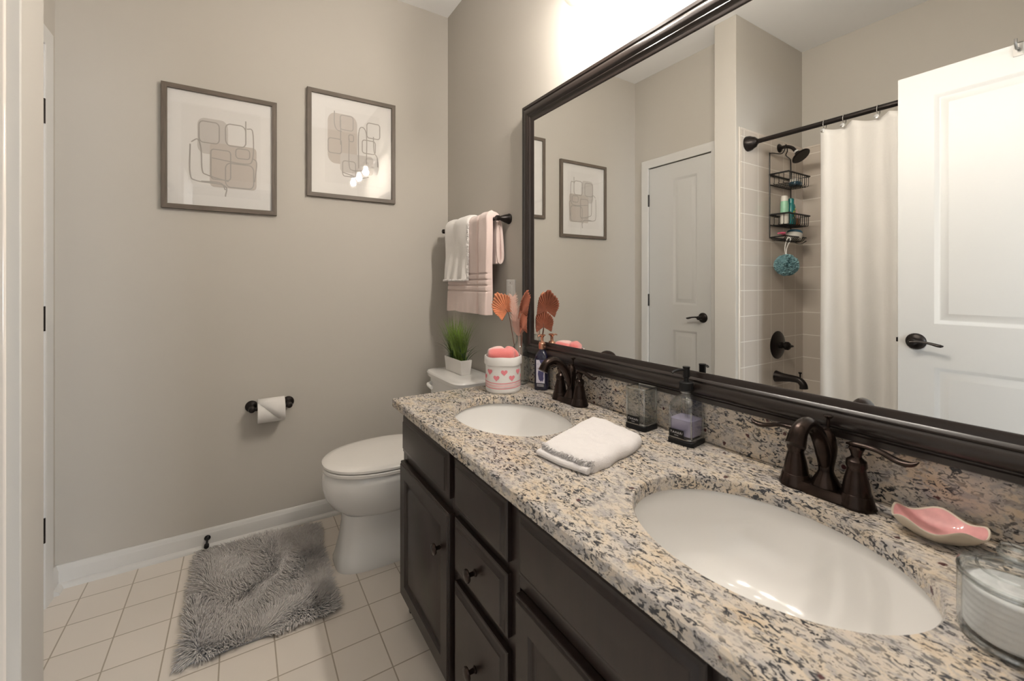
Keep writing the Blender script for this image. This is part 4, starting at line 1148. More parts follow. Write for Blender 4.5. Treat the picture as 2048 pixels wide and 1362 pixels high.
# ================================================================== TUMBLER AND SOAP DISPENSER
def text_mesh(name, body, size, T, mat, parent):
    cu = bpy.data.curves.new(name, 'FONT'); cu.body = body; cu.size = size; cu.align_x = 'CENTER'; cu.align_y = 'CENTER'; cu.space_character = 1.25
    ob = bpy.data.objects.new(name, cu); C.objects.link(ob)
    dg = bpy.context.evaluated_depsgraph_get()
    me = bpy.data.meshes.new_from_object(ob.evaluated_get(dg))
    bpy.data.objects.remove(ob)
    off = origin(parent)
    me.transform(Matrix.Translation(-off) @ T)
    me.materials.clear(); me.materials.append(MAT[mat])
    o = bpy.data.objects.new(name, me); C.objects.link(o); o.parent = parent
    return o
def glass_label(t, cx, cy, rotz, face, half, u0, u1, z0, z1):
    """small black plaque low on the -x' face of a square glass"""
    R = Matrix.Rotation(rotz, 4, 'Z')
    def P(u, z, d):
        v = R @ Vector((-half - d, u, 0)); return Vector((cx + v.x, cy + v.y, z))
    m = MB(); m.add([P(u, z, d) for d in (0.0002, 0.0009) for u, z in ((u0, z0), (u1, z0), (u1, z1), (u0, z1))], [(0, 1, 2, 3), (4, 5, 6, 7), (0, 1, 5, 4), (1, 2, 6, 5), (2, 3, 7, 6), (3, 0, 4, 7)], 0, False)
    lab = m.build('label', 'black', t)
    uc = (u0 + u1) / 2; c = P(uc, z0 + (z1 - z0) * 0.58, 0.0012)
    # text basis: reading direction runs from +y towards -y as seen from the room
    ex = R @ Vector((0, -1, 0)); ez = Vector((0, 0, 1)); ny = ex.cross(ez)
    B = Matrix((ex.to_4d() * 0, ez.to_4d() * 0, ny.to_4d() * 0, (0, 0, 0, 1)))
    B = Matrix.Identity(4)
    for i in range(3): B[i][0] = ex[i]; B[i][1] = ez[i]; B[i][2] = ny[i]; B[i][3] = c[i]
    text_mesh('lettering', 'TAHARI', (z1 - z0) * 0.40, B, 'label_txt', lab)
    c2 = P(uc, z0 + (z1 - z0) * 0.24, 0.0012)
    B2 = B.copy()
    for i in range(3): B2[i][3] = c2[i]
    text_mesh('lettering', 'HOME', (z1 - z0) * 0.17, B2, 'label_txt', lab)
TXc, TYc, TR = 0.962, 0.840, math.radians(6)
tu = thing('glass_tumbler', 'clear square glass tumbler with a black base and small black label', 'tumbler', (TXc, TYc, CT))
RT = Matrix.Rotation(TR, 4, 'Z')
m = MB(); h = 0.034
m.rings([sq(TXc, TYc, CT + z, a, a, 7, RT, 48) for z, a in ((0.0004, h - 0.001), (0.001, h), (0.0125, h), (0.0135, h - 0.001))]); m.build('base', 'black', tu)
m = MB()
m.rings([sq(TXc, TYc, CT + z, a, a, p, RT, 48) for z, a, p in ((0.014, h - 0.001, 7), (0.06, h - 0.0005, 7), (0.112, h, 7), (0.115, h - 0.001, 7), (0.115, h - 0.003, 7), (0.112, h - 0.0045, 7), (0.06, h - 0.0048, 7), (0.026, h - 0.0055, 6), (0.022, h - 0.010, 5))], cap0=True, cap1=True)
def edge_bars(m, cx, cy, a, p, R_, z0, z1, rad):
    k = a * (0.5 ** (1.0 / p)) * 0.985
    for sx in (-1, 1):
        for sy in (-1, 1):
            v = R_ @ Vector((sx * k, sy * k, 0)); m.tube([(cx + v.x, cy + v.y, z0), (cx + v.x, cy + v.y, (z0 + z1) / 2), (cx + v.x, cy + v.y, z1)], rad, 8, 1)
def edge_ring(m, cx, cy, a, p, R_, z, rad):
    pts = sq(cx, cy, z, a, a, p, R_, 48); m.tube(pts + [pts[0]], rad, 8, 1, cap=False)
edge_bars(m, TXc, TYc, h - 0.002, 7, RT, CT + 0.020, CT + 0.112, 0.0024)
edge_ring(m, TXc, TYc, h - 0.0022, 7, RT, CT + 0.1145, 0.0021)
edge_ring(m, TXc, TYc, h - 0.0030, 7, RT, CT + 0.0175, 0.0026)
m.rings([sq(TXc, TYc, CT + z, h - 0.0035, h - 0.0035, 7, RT, 48) for z in (0.0145, 0.0195)], 1)
m.build('glass_body', ['glass', 'glass_edge'], tu)
glass_label(tu, TXc, TYc, TR, 0, h - 0.0005, -0.016, 0.023, CT + 0.018, CT + 0.038)

DXc, DYc, DR = 0.972, 0.702, math.radians(7)
sd_t = thing('soap_dispenser', 'clear glass soap dispenser half full of lavender soap with black pump', 'dispenser', (DXc, DYc, CT))
RD = Matrix.Rotation(DR, 4, 'Z'); h = 0.0355
m = MB(); m.rings([sq(DXc, DYc, CT + z, a, a, 7, RD, 48) for z, a in ((0.0004, h - 0.001), (0.001, h), (0.0105, h), (0.0115, h - 0.001))]); m.build('base', 'black', sd_t)
m = MB()
out = [(0.012, h - 0.001, 7), (0.05, h - 0.001, 7), (0.092, h - 0.001, 7), (0.103, h - 0.003, 5), (0.112, h - 0.009, 3.6), (0.119, h - 0.0165, 2.6), (0.123, 0.0150, 2.0), (0.127, 0.0135, 2.0), (0.130, 0.0145, 2.0), (0.139, 0.0145, 2.0)]
m.rings([sq(DXc, DYc, CT + z, a, a, p, RD, 48) for z, a, p in out] + [sq(DXc, DYc, CT + z, a - 0.003, a - 0.003, p, RD, 48) for z, a, p in reversed(out[2:])] + [sq(DXc, DYc, CT + 0.022, h - 0.0045, h - 0.0045, 6, RD, 48)], cap0=True, cap1=True)
edge_bars(m, DXc, DYc, h - 0.0028, 7, RD, CT + 0.020, CT + 0.094, 0.0022)
edge_ring(m, DXc, DYc, h - 0.0035, 7, RD, CT + 0.0165, 0.0028)
edge_ring(m, DXc, DYc, 0.0142, 2, RD, CT + 0.1285, 0.0013)
m.build('glass_body', ['glass', 'glass_edge'], sd_t)
m = MB(); m.rings([sq(DXc, DYc, CT + z, a, a, 6, RD, 48) for z, a in ((0.0228, h - 0.006), (0.05, h - 0.0052), (0.0625, h - 0.0052))]); m.build('soap', 'liquid', sd_t)
m = MB()
m.tube([(DXc, DYc, CT + 0.028), (DXc, DYc, CT + 0.14)], 0.0035, 10); m.build('dip_tube', 'glass', sd_t)
m = MB(); m.lathe([(0.0155, 0.133), (0.0172, 0.134), (0.0172, 0.153), (0.0155, 0.155), (0.0075, 0.156), (0.0062, 0.159), (0.0062, 0.166), (0.0085, 0.168), (0.0085, 0.190), (0.0092, 0.192), (0.0088, 0.194), (0.004, 0.1945)], 28, Matrix.Translation((DXc, DYc, CT)))
pp = bez([(DXc, DYc, CT + 0.186), (DXc - 0.020, DYc + 0.006, CT + 0.1865), (DXc - 0.034, DYc + 0.010, CT + 0.184), (DXc - 0.041, DYc + 0.012, CT + 0.180)], 14)
m.tube(pp, 0.0040, 10, flat=0.75); m.build('pump', 'black', sd_t)
glass_label(sd_t, DXc, DYc, DR, 0, h - 0.001, -0.012, 0.027, CT + 0.018, CT + 0.038)

# ================================================================== FOLDED WASHCLOTH
fc = thing('folded_washcloth', 'white folded washcloth lying on the counter between the two sinks', 'washcloth', (0.74, 0.81, CT))
A, B_, Cc, D_ = Vector((0.600, 0.842)), Vector((0.628, 0.680)), Vector((0.870, 0.738)), Vector((0.852, 0.925))
def fpt(u, v):
    k = 0.5 + (v - 0.5) * (1 - 0.10 * (2 * u - 1) ** 4); j = 0.5 + (u - 0.5) * (1 - 0.10 * (2 * v - 1) ** 4)
    a = A.lerp(B_, k); b = D_.lerp(Cc, k); q = a.lerp(b, j)
    return q + Vector((0.006 * nz3(q.x * 22, q.y * 22, 1.0), 0.006 * nz3(q.x * 22, q.y * 22, 6.0)))
m = MB(); nu, nv = 56, 40; top = []; bot = []
for j in range(nv + 1):
    for i in range(nu + 1):
        u, v = i / nu, j / nv; p = fpt(u, v)
        eu = min(u, 1 - u) * 0.22; ev = min(v, 1 - v) * 0.155
        e = min(eu, ev)
        hgt = 0.030 + 0.010 * u * (1 - v) + 0.0055 * nz3(p.x * 18, p.y * 18, 2.0) + 0.0018 * nz3(p.x * 60, p.y * 60, 5.0)
        rnd = math.sqrt(max(0.0, 1 - (1 - min(1, e / 0.022)) ** 2))
        zt = CT + 0.010 + (hgt - 0.010) * rnd
        w_ = 0.004 * nz3(u * 6, v * 6, 7)
        top.append(Vector((p.x + w_, p.y + w_, zt)))
        inset = 0.006
        q = fpt(0.5 + (u - 0.5) * (1 - inset * 4), 0.5 + (v - 0.5) * (1 - inset * 5))
        bot.append(Vector((q.x, q.y, CT + 0.0006)))
NN = len(top); fs = []
for j in range(nv):
    for i in range(nu):
        q = [j * (nu + 1) + i, j * (nu + 1) + i + 1, (j + 1) * (nu + 1) + i + 1, (j + 1) * (nu + 1) + i]
        fs.append(tuple(q)); fs.append(tuple(k + NN for k in reversed(q)))
eds = [(i, 0) for i in range(nu)] + [(nu, j) for j in range(nv)] + [(i, nv) for i in range(nu, 0, -1)] + [(0, j) for j in range(nv, 0, -1)]
ids = [j * (nu + 1) + i for i, j in eds]
for a, b in zip(ids, ids[1:] + ids[:1]): fs.append((b, a, a + NN, b + NN))
m.add(top + bot, fs); m.build('cloth', 'wash_white', fc, angle=80)
m = MB()     # under layer of the fold, showing at the open left end
und = []
for z, k in ((0.0006, 0.0), (0.006, 0.004), (0.012, 0.003), (0.015, -0.002)):
    pts = [A.lerp(B_, 0.04) + Vector((-0.006 - k, 0.0)), A.lerp(B_, 0.5) + Vector((-0.011 - k, -0.003)), A.lerp(B_, 0.96) + Vector((-0.004 - k, 0.002)), fpt(0.5, 0.95), fpt(0.5, 0.05)]
    und.append([Vector((p.x, p.y, CT + z)) for p in pts])
m.rings(und); m.build('under_layer', 'wash_white', fc, 0.003)
vs = []; fs = []
for k in range(520):
    v = rng.random(); p = fpt(rng.uniform(0.0, 0.02), v)
    z = CT + rng.choice((rng.uniform(0.004, 0.012), rng.uniform(0.016, 0.027)))
    d = Vector((-1, rng.uniform(-.5, .3), rng.uniform(-.6, .2))).normalized()
    tuft(Vector((p.x + 0.003, p.y, z)), d, rng.uniform(0.006, 0.013), 0.0016, 0.12, vs, fs, 3)
vs = [(a, b, max(c, CT + 0.001)) for a, b, c in vs]
m = MB(); m.v = vs; m.f = fs; m.m = [0] * len(fs); m.sm = [True] * len(fs); m.build('fringe', 'wash_white', fc, recalc=False, angle=180)

# ================================================================== PINK DISH
PDX, PDY = 0.948, 0.224
pd = thing('soap_dish', 'glossy pink wavy-edged ceramic dish beside the near faucet', 'dish', (PDX, PDY, CT))
m = MB(); n = 64; yaw = math.radians(-72)
def dring(k, z, wav):
    out = []
    for i in range(n):
        a = 2 * PI * i / n
        ru = 0.057 * k * (1 + 0.04 * math.cos(3 * a) * wav); rv = 0.045 * k * (1 + 0.07 * math.cos(4 * a + 0.6) * wav)
        u, v = ru * math.cos(a), rv * math.sin(a)
        zz = z + wav * 0.0045 * math.sin(5 * a + 0.8)
        out.append(Vector((PDX + u * math.cos(yaw) - v * math.sin(yaw), PDY + u * math.sin(yaw) + v * math.cos(yaw), CT + zz)))
    return out
outer = [dring(0.42, 0.0006, 0), dring(0.55, 0.003, 0.1), dring(0.78, 0.012, 0.5), dring(0.94, 0.022, 0.9), dring(1.0, 0.027, 1)]
inner = [dring(0.985, 0.0285, 1), dring(0.95, 0.0265, 1), dring(0.76, 0.016, 0.5), dring(0.52, 0.0075, 0.15), dring(0.25, 0.0055, 0), dring(0.05, 0.005, 0)]
m.rings(outer + inner[:2], 1, cap0=True, cap1=False); m.rings(inner[1:], 0, cap0=False, cap1=True)
m.build('bowl', ['dish_in', 'dish_out'], pd, angle=60)

# ================================================================== COTTON JAR
JX, JY, JR = 0.742, 0.110, 0.047
jr = thing('cotton_jar', 'clear glass jar of white cotton at the near end of the counter', 'jar', (JX, JY, CT))
prof = [(JR - 0.004, 0.0005), (JR - 0.001, 0.003), (JR, 0.008), (JR, 0.066), (JR - 0.001, 0.070), (JR - 0.003, 0.070), (JR - 0.004, 0.066), (JR - 0.004, 0.014), (JR - 0.010, 0.008)]
m = MB(); m.lathe(prof, 48, Matrix.Translation((JX, JY, CT)))
I4 = Matrix.Identity(4)
edge_ring(m, JX, JY, JR - 0.0022, 2, I4, CT + 0.0695, 0.0022); edge_ring(m, JX, JY, JR - 0.0035, 2, I4, CT + 0.005, 0.0032)
m.build('glass_body', ['glass', 'glass_edge'], jr)
m = MB(); m.lathe([(JR - 0.008, 0.064), (JR - 0.006, 0.0705), (JR, 0.0715), (JR, 0.076), (JR - 0.003, 0.080), (0.022, 0.083), (0.010, 0.085), (0.008, 0.090), (0.013, 0.097), (0.015, 0.104), (0.011, 0.111), (0.003, 0.113)], 48, Matrix.Translation((JX, JY, CT)))
edge_ring(m, JX, JY, JR - 0.0012, 2, I4, CT + 0.0745, 0.0016); edge_ring(m, JX, JY, 0.030, 2, I4, CT + 0.0815, 0.0016); edge_ring(m, JX, JY, 0.0135, 2, I4, CT + 0.102, 0.0020)
m.build('lid', ['glass', 'glass_edge'], jr)
ct_ = thing('cotton_balls', 'white cotton packed inside the glass jar', 'cotton', (JX, JY, CT + 0.012)); ct_['kind'] = 'stuff'
m = MB(); rows = []
for k in range(29):
    t_ = k / 28; z = CT + 0.0105 + 0.0535 * t_
    lay = abs(math.sin(PI * t_ * 7)) ** 0.5
    rr = (JR - 0.0052) * (0.965 + 0.03 * lay)
    if t_ > 0.92: rr *= math.sqrt(max(0.02, 1 - ((t_ - 0.92) / 0.085) ** 2))
    rows.append([Vector((JX + rr * (1 + 0.03 * nz3(3 * math.cos(p), 3 * math.sin(p), t_ * 20)) * math.cos(p), JY + rr * (1 + 0.03 * nz3(3 * math.cos(p) + 9, 3 * math.sin(p), t_ * 20)) * math.sin(p), z)) for p in (2 * PI * q / 40 for q in range(40))])
m.rings(rows)
m.build('cotton', 'cotton', ct_, angle=180)

# ================================================================== TUB AND SHOWER (seen in the mirror)
tb = thing('bathtub', 'white alcove bathtub behind the shower curtain', 'bathtub', (-0.82, 0.70, 0.0))
m = MB(); bx0, bx1, by0, by1 = XB + 0.012, -0.462, YF + 0.002, YW - 0.012
def rrg(x0, x1, y0, y1, z, p=14): return superring((x0 + x1) / 2, (y0 + y1) / 2, z, (x1 - x0) / 2, (y1 - y0) / 2, p, 80)
m.rings([rrg(bx0, bx1 - 0.004, by0, by1, 0.0, 60), rrg(bx0, bx1 - 0.004, by0, by1, 0.35, 60), rrg(bx0, bx1, by0, by1, 0.36, 60), rrg(bx0, bx1, by0, by1, 0.395, 60), rrg(bx0 + 0.004, bx1 - 0.004, by0 + 0.004, by1 - 0.004, 0.40, 60),
         rrg(bx0 + 0.06, bx1 - 0.022, by0 + 0.03, by1 - 0.09, 0.40, 12), rrg(bx0 + 0.075, bx1 - 0.026, by0 + 0.034, by1 - 0.105, 0.385, 12), rrg(bx0 + 0.12, bx1 - 0.032, by0 + 0.05, by1 - 0.15, 0.12, 12), rrg(bx0 + 0.18, bx1 - 0.10, by0 + 0.15, by1 - 0.22, 0.09, 6)], cap0=True, cap1=True)
m.build('shell', 'porcelain', tb)

cr = thing('curtain_rod', 'dark bronze shower curtain rod across the tub', 'curtain rod', (-0.52, 0.70, 2.0))
RX, RZ = -0.525, 2.0
m = MB(); m.tube([(RX, YF + 0.01, RZ), (RX, YW - 0.02, RZ)], 0.0135, 16); m.build('pole', 'bronze_d', cr)
for y, d in ((YW - 0.0105, -1), (YF + 0.0005, 1)):
    m = MB(); m.lathe([(0.044, 0), (0.044, 0.006), (0.041, 0.022), (0.036, 0.030), (0.034, 0.034), (0.030, 0.046), (0.020, 0.054), (0.017, 0.060)], 32, axis_T((RX, y, RZ), (0, d, 0))); m.build('flange', 'bronze_d', cr)

sc = thing('shower_curtain', 'white embroidered shower curtain hanging in folds from the rod', 'curtain', (RX, 0.5, 0.12))
def cloth_sheet(parent, name, mat, y0, y1, z0, z1, xc, amp, freq, seed, nu=150, nv=60, scal=0.022, thick=0.0015):
    m = MB(); vs = []; fs = []
    for j in range(nv + 1):
        for i in range(nu + 1):
            u = i / nu; v = j / nv
            top = z1 - scal * abs(math.sin(PI * u * freq / 2 * 1.0))
            z = z0 + (top - z0) * v
            y = y0 + (y1 - y0) * u + 0.035 * (1 - v) * (u - 0.2) * 0.4
            ph = 2 * PI * u * freq / 2 + 0.8 * nz3(u * 3, v * 0.8, seed)
            x = xc + amp * (0.55 + 0.45 * (1 - v)) * math.sin(ph) + 0.010 * nz3(u * 9, v * 2.0, seed + 3)
            # rows of embroidered pin-tucks
            for zz in (1.75, 1.32, 0.93, 0.66):
                if abs(z - zz) < 0.05: x += 0.0022 * math.sin((z - zz) * 420) * max(0, nz3(u * 16, zz * 3, 5.0))
            vs.append(Vector((x, y + 0.004 * nz3(u * 14, v * 3, seed), z)))
    for j in range(nv):
        for i in range(nu):
            k = j * (nu + 1) + i; fs.append((k, k + 1, k + nu + 2, k + nu + 1))
    m.add(vs, fs); o = m.build(name, mat, parent, recalc=False, angle=180)
    s_ = o.modifiers.new('thickness', 'SOLIDIFY'); s_.thickness = thick
    return o
cloth_sheet(sc, 'cloth', 'curtain', 1.035, 0.06, 0.15, 1.972, -0.517, 0.027, 14, 4.0, nu=240)
sl = thing('curtain_liner', 'plain white liner hanging behind the embroidered curtain', 'curtain', (RX, 0.5, 0.30))
cloth_sheet(sl, 'cloth', 'liner', 1.040, 0.06, 0.42, 1.965, -0.585, 0.018, 15, 9.0, thick=0.0008)
ring0 = thing('curtain_ring', 'small chrome shower curtain ring on the bronze rod', 'ring', (RX, 1.02, RZ), 'curtain rings')
m = MB(); pts = [Vector((RX + 0.019 * math.sin(a), 1.02, RZ - 0.008 + 0.024 * math.cos(a))) for a in [2 * PI * k / 24 for k in range(25)]]
m.tube(pts, 0.0016, 8, cap=False); m.build('hoop', 'chrome', ring0)
m = MB(); m.lathe([(0.011, 0), (0.010, 0.004), (0.004, 0.006)], 16, axis_T((RX + 0.021, 1.02, RZ - 0.042), (1, 0, 0.2))); m.build('button', 'chrome', ring0)
for k, y in enumerate((0.935, 0.80, 0.67, 0.54, 0.41, 0.28, 0.15)):
    c = copy_tree(ring0); c.location = (RX, y, RZ)

sh = thing('shower_sprayer', 'dark bronze round shower head on a bent arm', 'shower head', (-0.89, YW, 2.03))
m = MB(); m.lathe([(0.028, 0), (0.028, 0.004), (0.020, 0.012), (0.012, 0.016)], 24, axis_T((-0.89, YW - 0.0105, 2.035), (0, -1, 0))); m.build('flange', 'bronze_d', sh)
m = MB(); m.tube(bez([(-0.89, YW - 0.012, 2.035), (-0.89, YW - 0.05, 2.035), (-0.89, YW - 0.085, 2.020), (-0.89, YW - 0.108, 1.992)], 16), 0.0105, 12); m.build('arm', 'bronze_d', sh)
hd = Vector((0.05, -0.62, -0.78)).normalized()
m = MB(); m.lathe([(0.012, 0.0), (0.014, 0.006), (0.016, 0.014)], 20, axis_T((-0.89, YW - 0.107, 1.993), hd)); m.build('collar', 'white_plastic', sh)
m = MB(); m.lathe([(0.015, 0.012), (0.018, 0.022), (0.030, 0.034), (0.052, 0.044), (0.054, 0.050), (0.050, 0.054), (0.030, 0.054)], 32, axis_T((-0.89, YW - 0.107, 1.993), hd)); m.build('head', 'bronze_d', sh)

sv = thing('shower_valve', 'dark bronze shower valve with an oval plate and knob handle', 'shower valve', (-0.868, YW, 0.785))
m = MB(); m.lathe([(0.088, 0), (0.088, 0.003), (0.082, 0.008), (0.05, 0.013), (0.024, 0.016)], 40, axis_T((-0.868, YW - 0.0105, 0.786), (0, -1, 0))); m.build('plate', 'bronze_d', sv)
m = MB(); m.lathe([(0.022, 0.012), (0.022, 0.030), (0.017, 0.034), (0.019, 0.042), (0.026, 0.050), (0.026, 0.064), (0.018, 0.074), (0.008, 0.078)], 28, axis_T((-0.868, YW - 0.0105, 0.786), (0, -1, 0)))
m.tube([(-0.868, YW - 0.075, 0.786), (-0.868, YW - 0.098, 0.788), (-0.868, YW - 0.105, 0.788)], [0.009, 0.007, 0.004], 12); m.build('handle', 'bronze_d', sv)

ts = thing('tub_spout', 'dark bronze tub spout with a lift diverter below the valve', 'tub spout', (-0.85, YW, 0.59))
m = MB(); pts = bez([(-0.85, YW - 0.0105, 0.590), (-0.85, YW - 0.05, 0.590), (-0.85, YW - 0.105, 0.592), (-0.85, YW - 0.145, 0.588), (-0.85, YW - 0.166, 0.567), (-0.85, YW - 0.170, 0.542)], 28)
m.tube(pts, lerp_list([0.036, 0.028, 0.022, 0.020, 0.020, 0.021, 0.023], len(pts)), 22); m.build('spout', 'bronze_d', ts)
m = MB(); m.lathe([(0.004, 0), (0.004, 0.022), (0.009, 0.028), (0.010, 0.033), (0.006, 0.035)], 16, Matrix.Translation((-0.85, YW - 0.150, 0.604))); m.build('diverter', 'bronze_d', ts)

# hanging wire caddy ------------------------------------------------
cd = thing('shower_caddy', 'black wire shower caddy hanging from the shower arm', 'shower caddy', (-0.895, YW - 0.02, 1.44))
CXa, CXb, CYb, CYf = -0.765, -1.025, YW - 0.016, YW - 0.125
m = MB()
hook = bez([(CXa, CYb, 1.46), (CXa, CYb, 1.70), (CXa, CYb, 1.955), (CXa - 0.012, CYb, 1.985), (-0.86, CYb - 0.02, 1.990), (-0.873, CYb - 0.035, 2.012), (-0.89, CYb - 0.035, 2.0485), (-0.907, CYb - 0.035, 2.012), (-0.92, CYb - 0.02, 1.990), (CXb + 0.012, CYb, 1.985), (CXb, CYb, 1.955), (CXb, CYb, 1.70), (CXb, CYb, 1.46)], 90)
m.tube(hook, 0.0032, 8); m.build('frame', 'blackwire', cd)
def basket(zr, zb, name):
    m = MB()
    m.tube([(CXa, CYb, zr), (CXa, CYf, zr), (CXb, CYf, zr), (CXb, CYb, zr), (CXa, CYb, zr)], 0.0055, 8)
    for k in range(10):
        x = CXa + (CXb - CXa) * (k + 0.5) / 10
        m.tube(bez([(x, CYf, zr), (x, CYf + 0.001, zb + 0.012), (x, CYf + 0.014, zb), (x, CYb - 0.01, zb), (x, CYb, zb + 0.006)], 12), 0.0019, 6)
    for k in range(1, 4):
        y = CYb + (CYf - CYb) * k / 4
        m.tube(bez([(CXa, y, zr), (CXa, y, zb + 0.012), (CXa - 0.012, y, zb), (CXb + 0.012, y, zb), (CXb, y, zb + 0.012), (CXb, y, zr)], 16), 0.0019, 6)
    m.tube([(CXa, CYb, zb), (CXb, CYb, zb)], 0.0028, 8)
    return m.build(name, 'blackwire', cd)
basket(1.850, 1.785, 'basket'); basket(1.600, 1.535, 'basket')
m = MB()
m.tube([(CXa, CYb, 1.46), (CXa, CYf + 0.02, 1.465), (CXb, CYf + 0.02, 1.465), (CXb, CYb, 1.46), (CXa, CYb, 1.46)], 0.004, 8)
for k in range(12):
    x = CXa + (CXb - CXa) * (k + 0.5) / 12
    m.tube(bez([(x, CYb, 1.46), (x, CYb - 0.02, 1.442), (x, CYf + 0.04, 1.442), (x, CYf + 0.02, 1.465)], 8), 0.0018, 6)
m.tube(bez([(CXb + 0.13, CYf + 0.035, 1.442), (CXb + 0.12, CYf + 0.02, 1.425), (CXb + 0.06, CYf + 0.02, 1.425), (CXb + 0.02, CYf + 0.01, 1.442)], 14), 0.003, 8)
m.tube(bez([(CXa - 0.02, CYf + 0.035, 1.442), (CXa - 0.03, CYf + 0.015, 1.428), (CXa - 0.04, CYf + 0.005, 1.44)], 10), 0.003, 8)
m.build('soap_tray', 'blackwire', cd)

t = thing('shower_bottle', 'mint green and white bottle in the middle basket of the caddy', 'bottle', (-0.80, YW - 0.075, 1.538), 'bottles in the shower caddy')
m = MB(); cx, cy = -0.806, YW - 0.082
m.lathe([(0.020, 0), (0.0225, 0.003), (0.0225, 0.060)], 28, Matrix.Translation((cx, cy, 1.538)), 1, cap1=False); m.lathe([(0.0225, 0.060), (0.0225, 0.125), (0.020, 0.140)], 28, Matrix.Translation((cx, cy, 1.538)), 0, cap0=False, cap1=False)
m.build('bottle_body', ['mint', 'offwhite'], t)
m = MB(); m.lathe([(0.020, 0.1385), (0.0195, 0.160), (0.017, 0.172), (0.010, 0.175)], 28, Matrix.Translation((cx, cy, 1.538))); m.build('cap', 'offwhite', t)
t = thing('shower_bottle', 'teal bottle with yellow-green leaf print in the caddy', 'bottle', (-0.87, YW - 0.075, 1.538), 'bottles in the shower caddy')
m = MB(); cx, cy = -0.868, YW - 0.090
m.rings([sq(cx, cy, 1.538 + z, a, b, 3, None, 32) for z, a, b in ((0, 0.024, 0.018), (0.003, 0.026, 0.020), (0.11, 0.026, 0.020), (0.125, 0.022, 0.018), (0.132, 0.013, 0.012))]); 
for (dx, z, w_, h_) in ((0.010, 0.075, 0.007, 0.020), (0.002, 0.055, 0.009, 0.014), (-0.008, 0.095, 0.006, 0.012), (0.012, 0.040, 0.006, 0.010), (-0.004, 0.080, 0.005, 0.012)):
    pts = [(dx + w_ * math.cos(a), 1.538 + z + h_ / 2 * math.sin(a)) for a in [2 * PI * k / 12 for k in range(12)]]
    m.add([Vector((cx + u, cy - 0.0207, zz)) for u, zz in pts], [tuple(range(12))], 1, False)
m.build('bottle_body', ['teal', 'leafy'], t, recalc=False)
m = MB(); m.lathe([(0.014, 0.130), (0.016, 0.132), (0.016, 0.158), (0.012, 0.162)], 24, Matrix.Translation((cx, cy, 1.538))); m.build('cap', 'teal', t)
t = thing('shower_bottle', 'short clear bottle of amber gel, rightmost in the caddy basket', 'bottle', (-0.94, YW - 0.075, 1.538), 'bottles in the shower caddy')
m = MB(); cx, cy = -0.945, YW - 0.078
m.rings([sq(cx, cy, 1.538 + z, a, b, 3, None, 32) for z, a, b in ((0, 0.027, 0.018), (0.003, 0.029, 0.020), (0.045, 0.029, 0.020))]); m.build('gel', 'amber', t)
m = MB(); m.rings([sq(cx, cy, 1.538 + z, a, b, 3, None, 32) for z, a, b in ((0.0455, 0.029, 0.020), (0.075, 0.028, 0.019), (0.085, 0.018, 0.014), (0.09, 0.012, 0.012), (0.10, 0.012, 0.012))]); m.build('bottle_top', 'blush', t)
t = thing('bar_soap', 'blue and white soap container in the top basket of the caddy', 'soap', (-0.955, YW - 0.08, 1.788))
m = MB(); m.rings([sq(-0.950, YW - 0.078, 1.788 + z, a, b, 3, None, 32) for z, a, b in ((0, 0.036, 0.026), (0.003, 0.042, 0.030), (0.022, 0.042, 0.030), (0.026, 0.038, 0.027))]); m.build('tub', 'navyblue', t)
m = MB(); m.rings([sq(-0.950, YW - 0.078, 1.788 + z, a, b, 3, None, 32) for z, a, b in ((0.0262, 0.038, 0.027), (0.042, 0.037, 0.026), (0.046, 0.030, 0.02))]); m.build('cover', 'offwhite', t)
t = thing('scrub_tub', 'round white tub with a blue lid on the bottom tray of the caddy', 'tub', (-0.945, YW - 0.07, 1.447))
m = MB(); T = Matrix.Translation((-0.945, YW - 0.070, 1.4455)) @ Matrix.Rotation(math.radians(-14), 4, 'Y')
m.lathe([(0.036, 0.008), (0.042, 0.012), (0.043, 0.044), (0.041, 0.047)], 32, T); m.build('tub_body', 'offwhite', t)
m = MB(); m.lathe([(0.0425, 0.0475), (0.0425, 0.058), (0.034, 0.066), (0.015, 0.069)], 32, T); m.build('cover', 'navyblue', t)
t = thing('pink_razor', 'hot pink razor lying on the bottom tray of the caddy', 'razor', (-0.79, YW - 0.07, 1.455))
m = MB(); m.tube(bez([(-0.745, YW - 0.095, 1.478), (-0.78, YW - 0.09, 1.476), (-0.83, YW - 0.08, 1.470)], 12), lerp_list([0.006, 0.008, 0.006, 0.004], 13), 10); m.build('grip', 'pinkplastic', t)
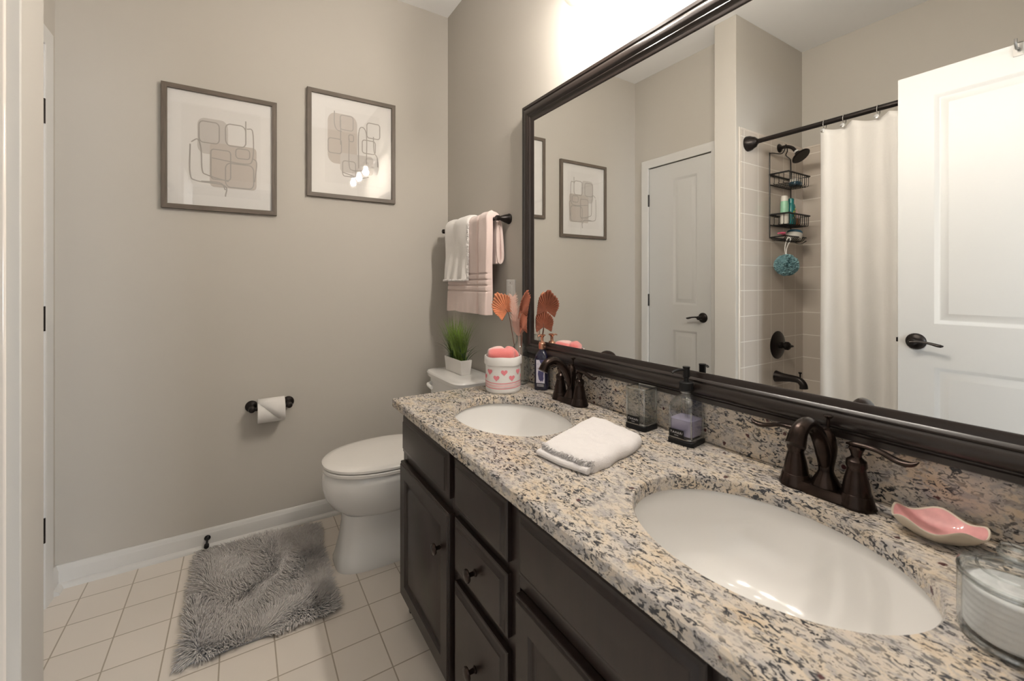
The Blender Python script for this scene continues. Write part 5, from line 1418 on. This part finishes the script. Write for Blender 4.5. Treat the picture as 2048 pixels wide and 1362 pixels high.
m = MB(); m.box(-0.012, 0.012, -0.02, 0.02, -0.004, 0.004, 0, Matrix.Translation((-0.742, YW - 0.096, 1.479)) @ Matrix.Rotation(0.5, 4, 'Z')); m.build('blade_head', 'pinkplastic', t, 0.001)
t = thing('bath_pouf', 'teal mesh bath pouf hanging on a white cord below the caddy', 'bath pouf', (-0.805, YW - 0.09, 1.29))
m = MB(); rp = random.Random(12); pc = Vector((-0.808, YW - 0.092, 1.288))
for k in range(150):
    th, ph = math.acos(rp.uniform(-1, 1)), rp.uniform(0, 2 * PI)
    d = Vector((math.sin(th) * math.cos(ph), math.sin(th) * math.sin(ph), math.cos(th)))
    a = d.cross(Vector((0.2, 0.5, 1))).normalized(); b = d.cross(a)
    ang = rp.uniform(0, PI); a, b = a * math.cos(ang) + b * math.sin(ang), b * math.cos(ang) - a * math.sin(ang)
    n_ = 14; vs = []
    for i in range(n_ + 1):
        s = (i / n_ - 0.5) * 0.085
        arc = math.cos((i / n_ - 0.5) * 2.2)
        wv = 0.006 * math.sin(i * 1.9 + k)
        for e in (0, 1):
            p = pc + d * (0.020 + 0.024 * arc + e * 0.024 * arc) + a * s * 0.75 + b * (wv * (0.5 + e))
            p.y = min(p.y, YW - 0.012)
            vs.append(p)
    m.add(vs, [(2 * i, 2 * i + 1, 2 * i + 3, 2 * i + 2) for i in range(n_)])
m.rings([[pc + Vector((math.sin(th) * math.cos(p_), math.sin(th) * math.sin(p_), math.cos(th))) * 0.046 for p_ in (2 * PI * q / 24 for q in range(24))] for th in (PI * i / 13 for i in range(1, 13))])
m.build('mesh_ball', 'loofah', t, recalc=False)
m = MB(); m.tube(bez([(pc.x, pc.y, pc.z + 0.03), (pc.x, pc.y - 0.002, pc.z + 0.10), (CXa - 0.035, CYf + 0.006, 1.440), (CXa - 0.03, CYf + 0.012, 1.452), (CXa - 0.025, CYf + 0.022, 1.440), (pc.x + 0.004, pc.y + 0.006, pc.z + 0.10), (pc.x, pc.y, pc.z + 0.03)], 30), 0.003, 8); m.build('cord', 'cord', t)

bpy.context.view_layer.update()
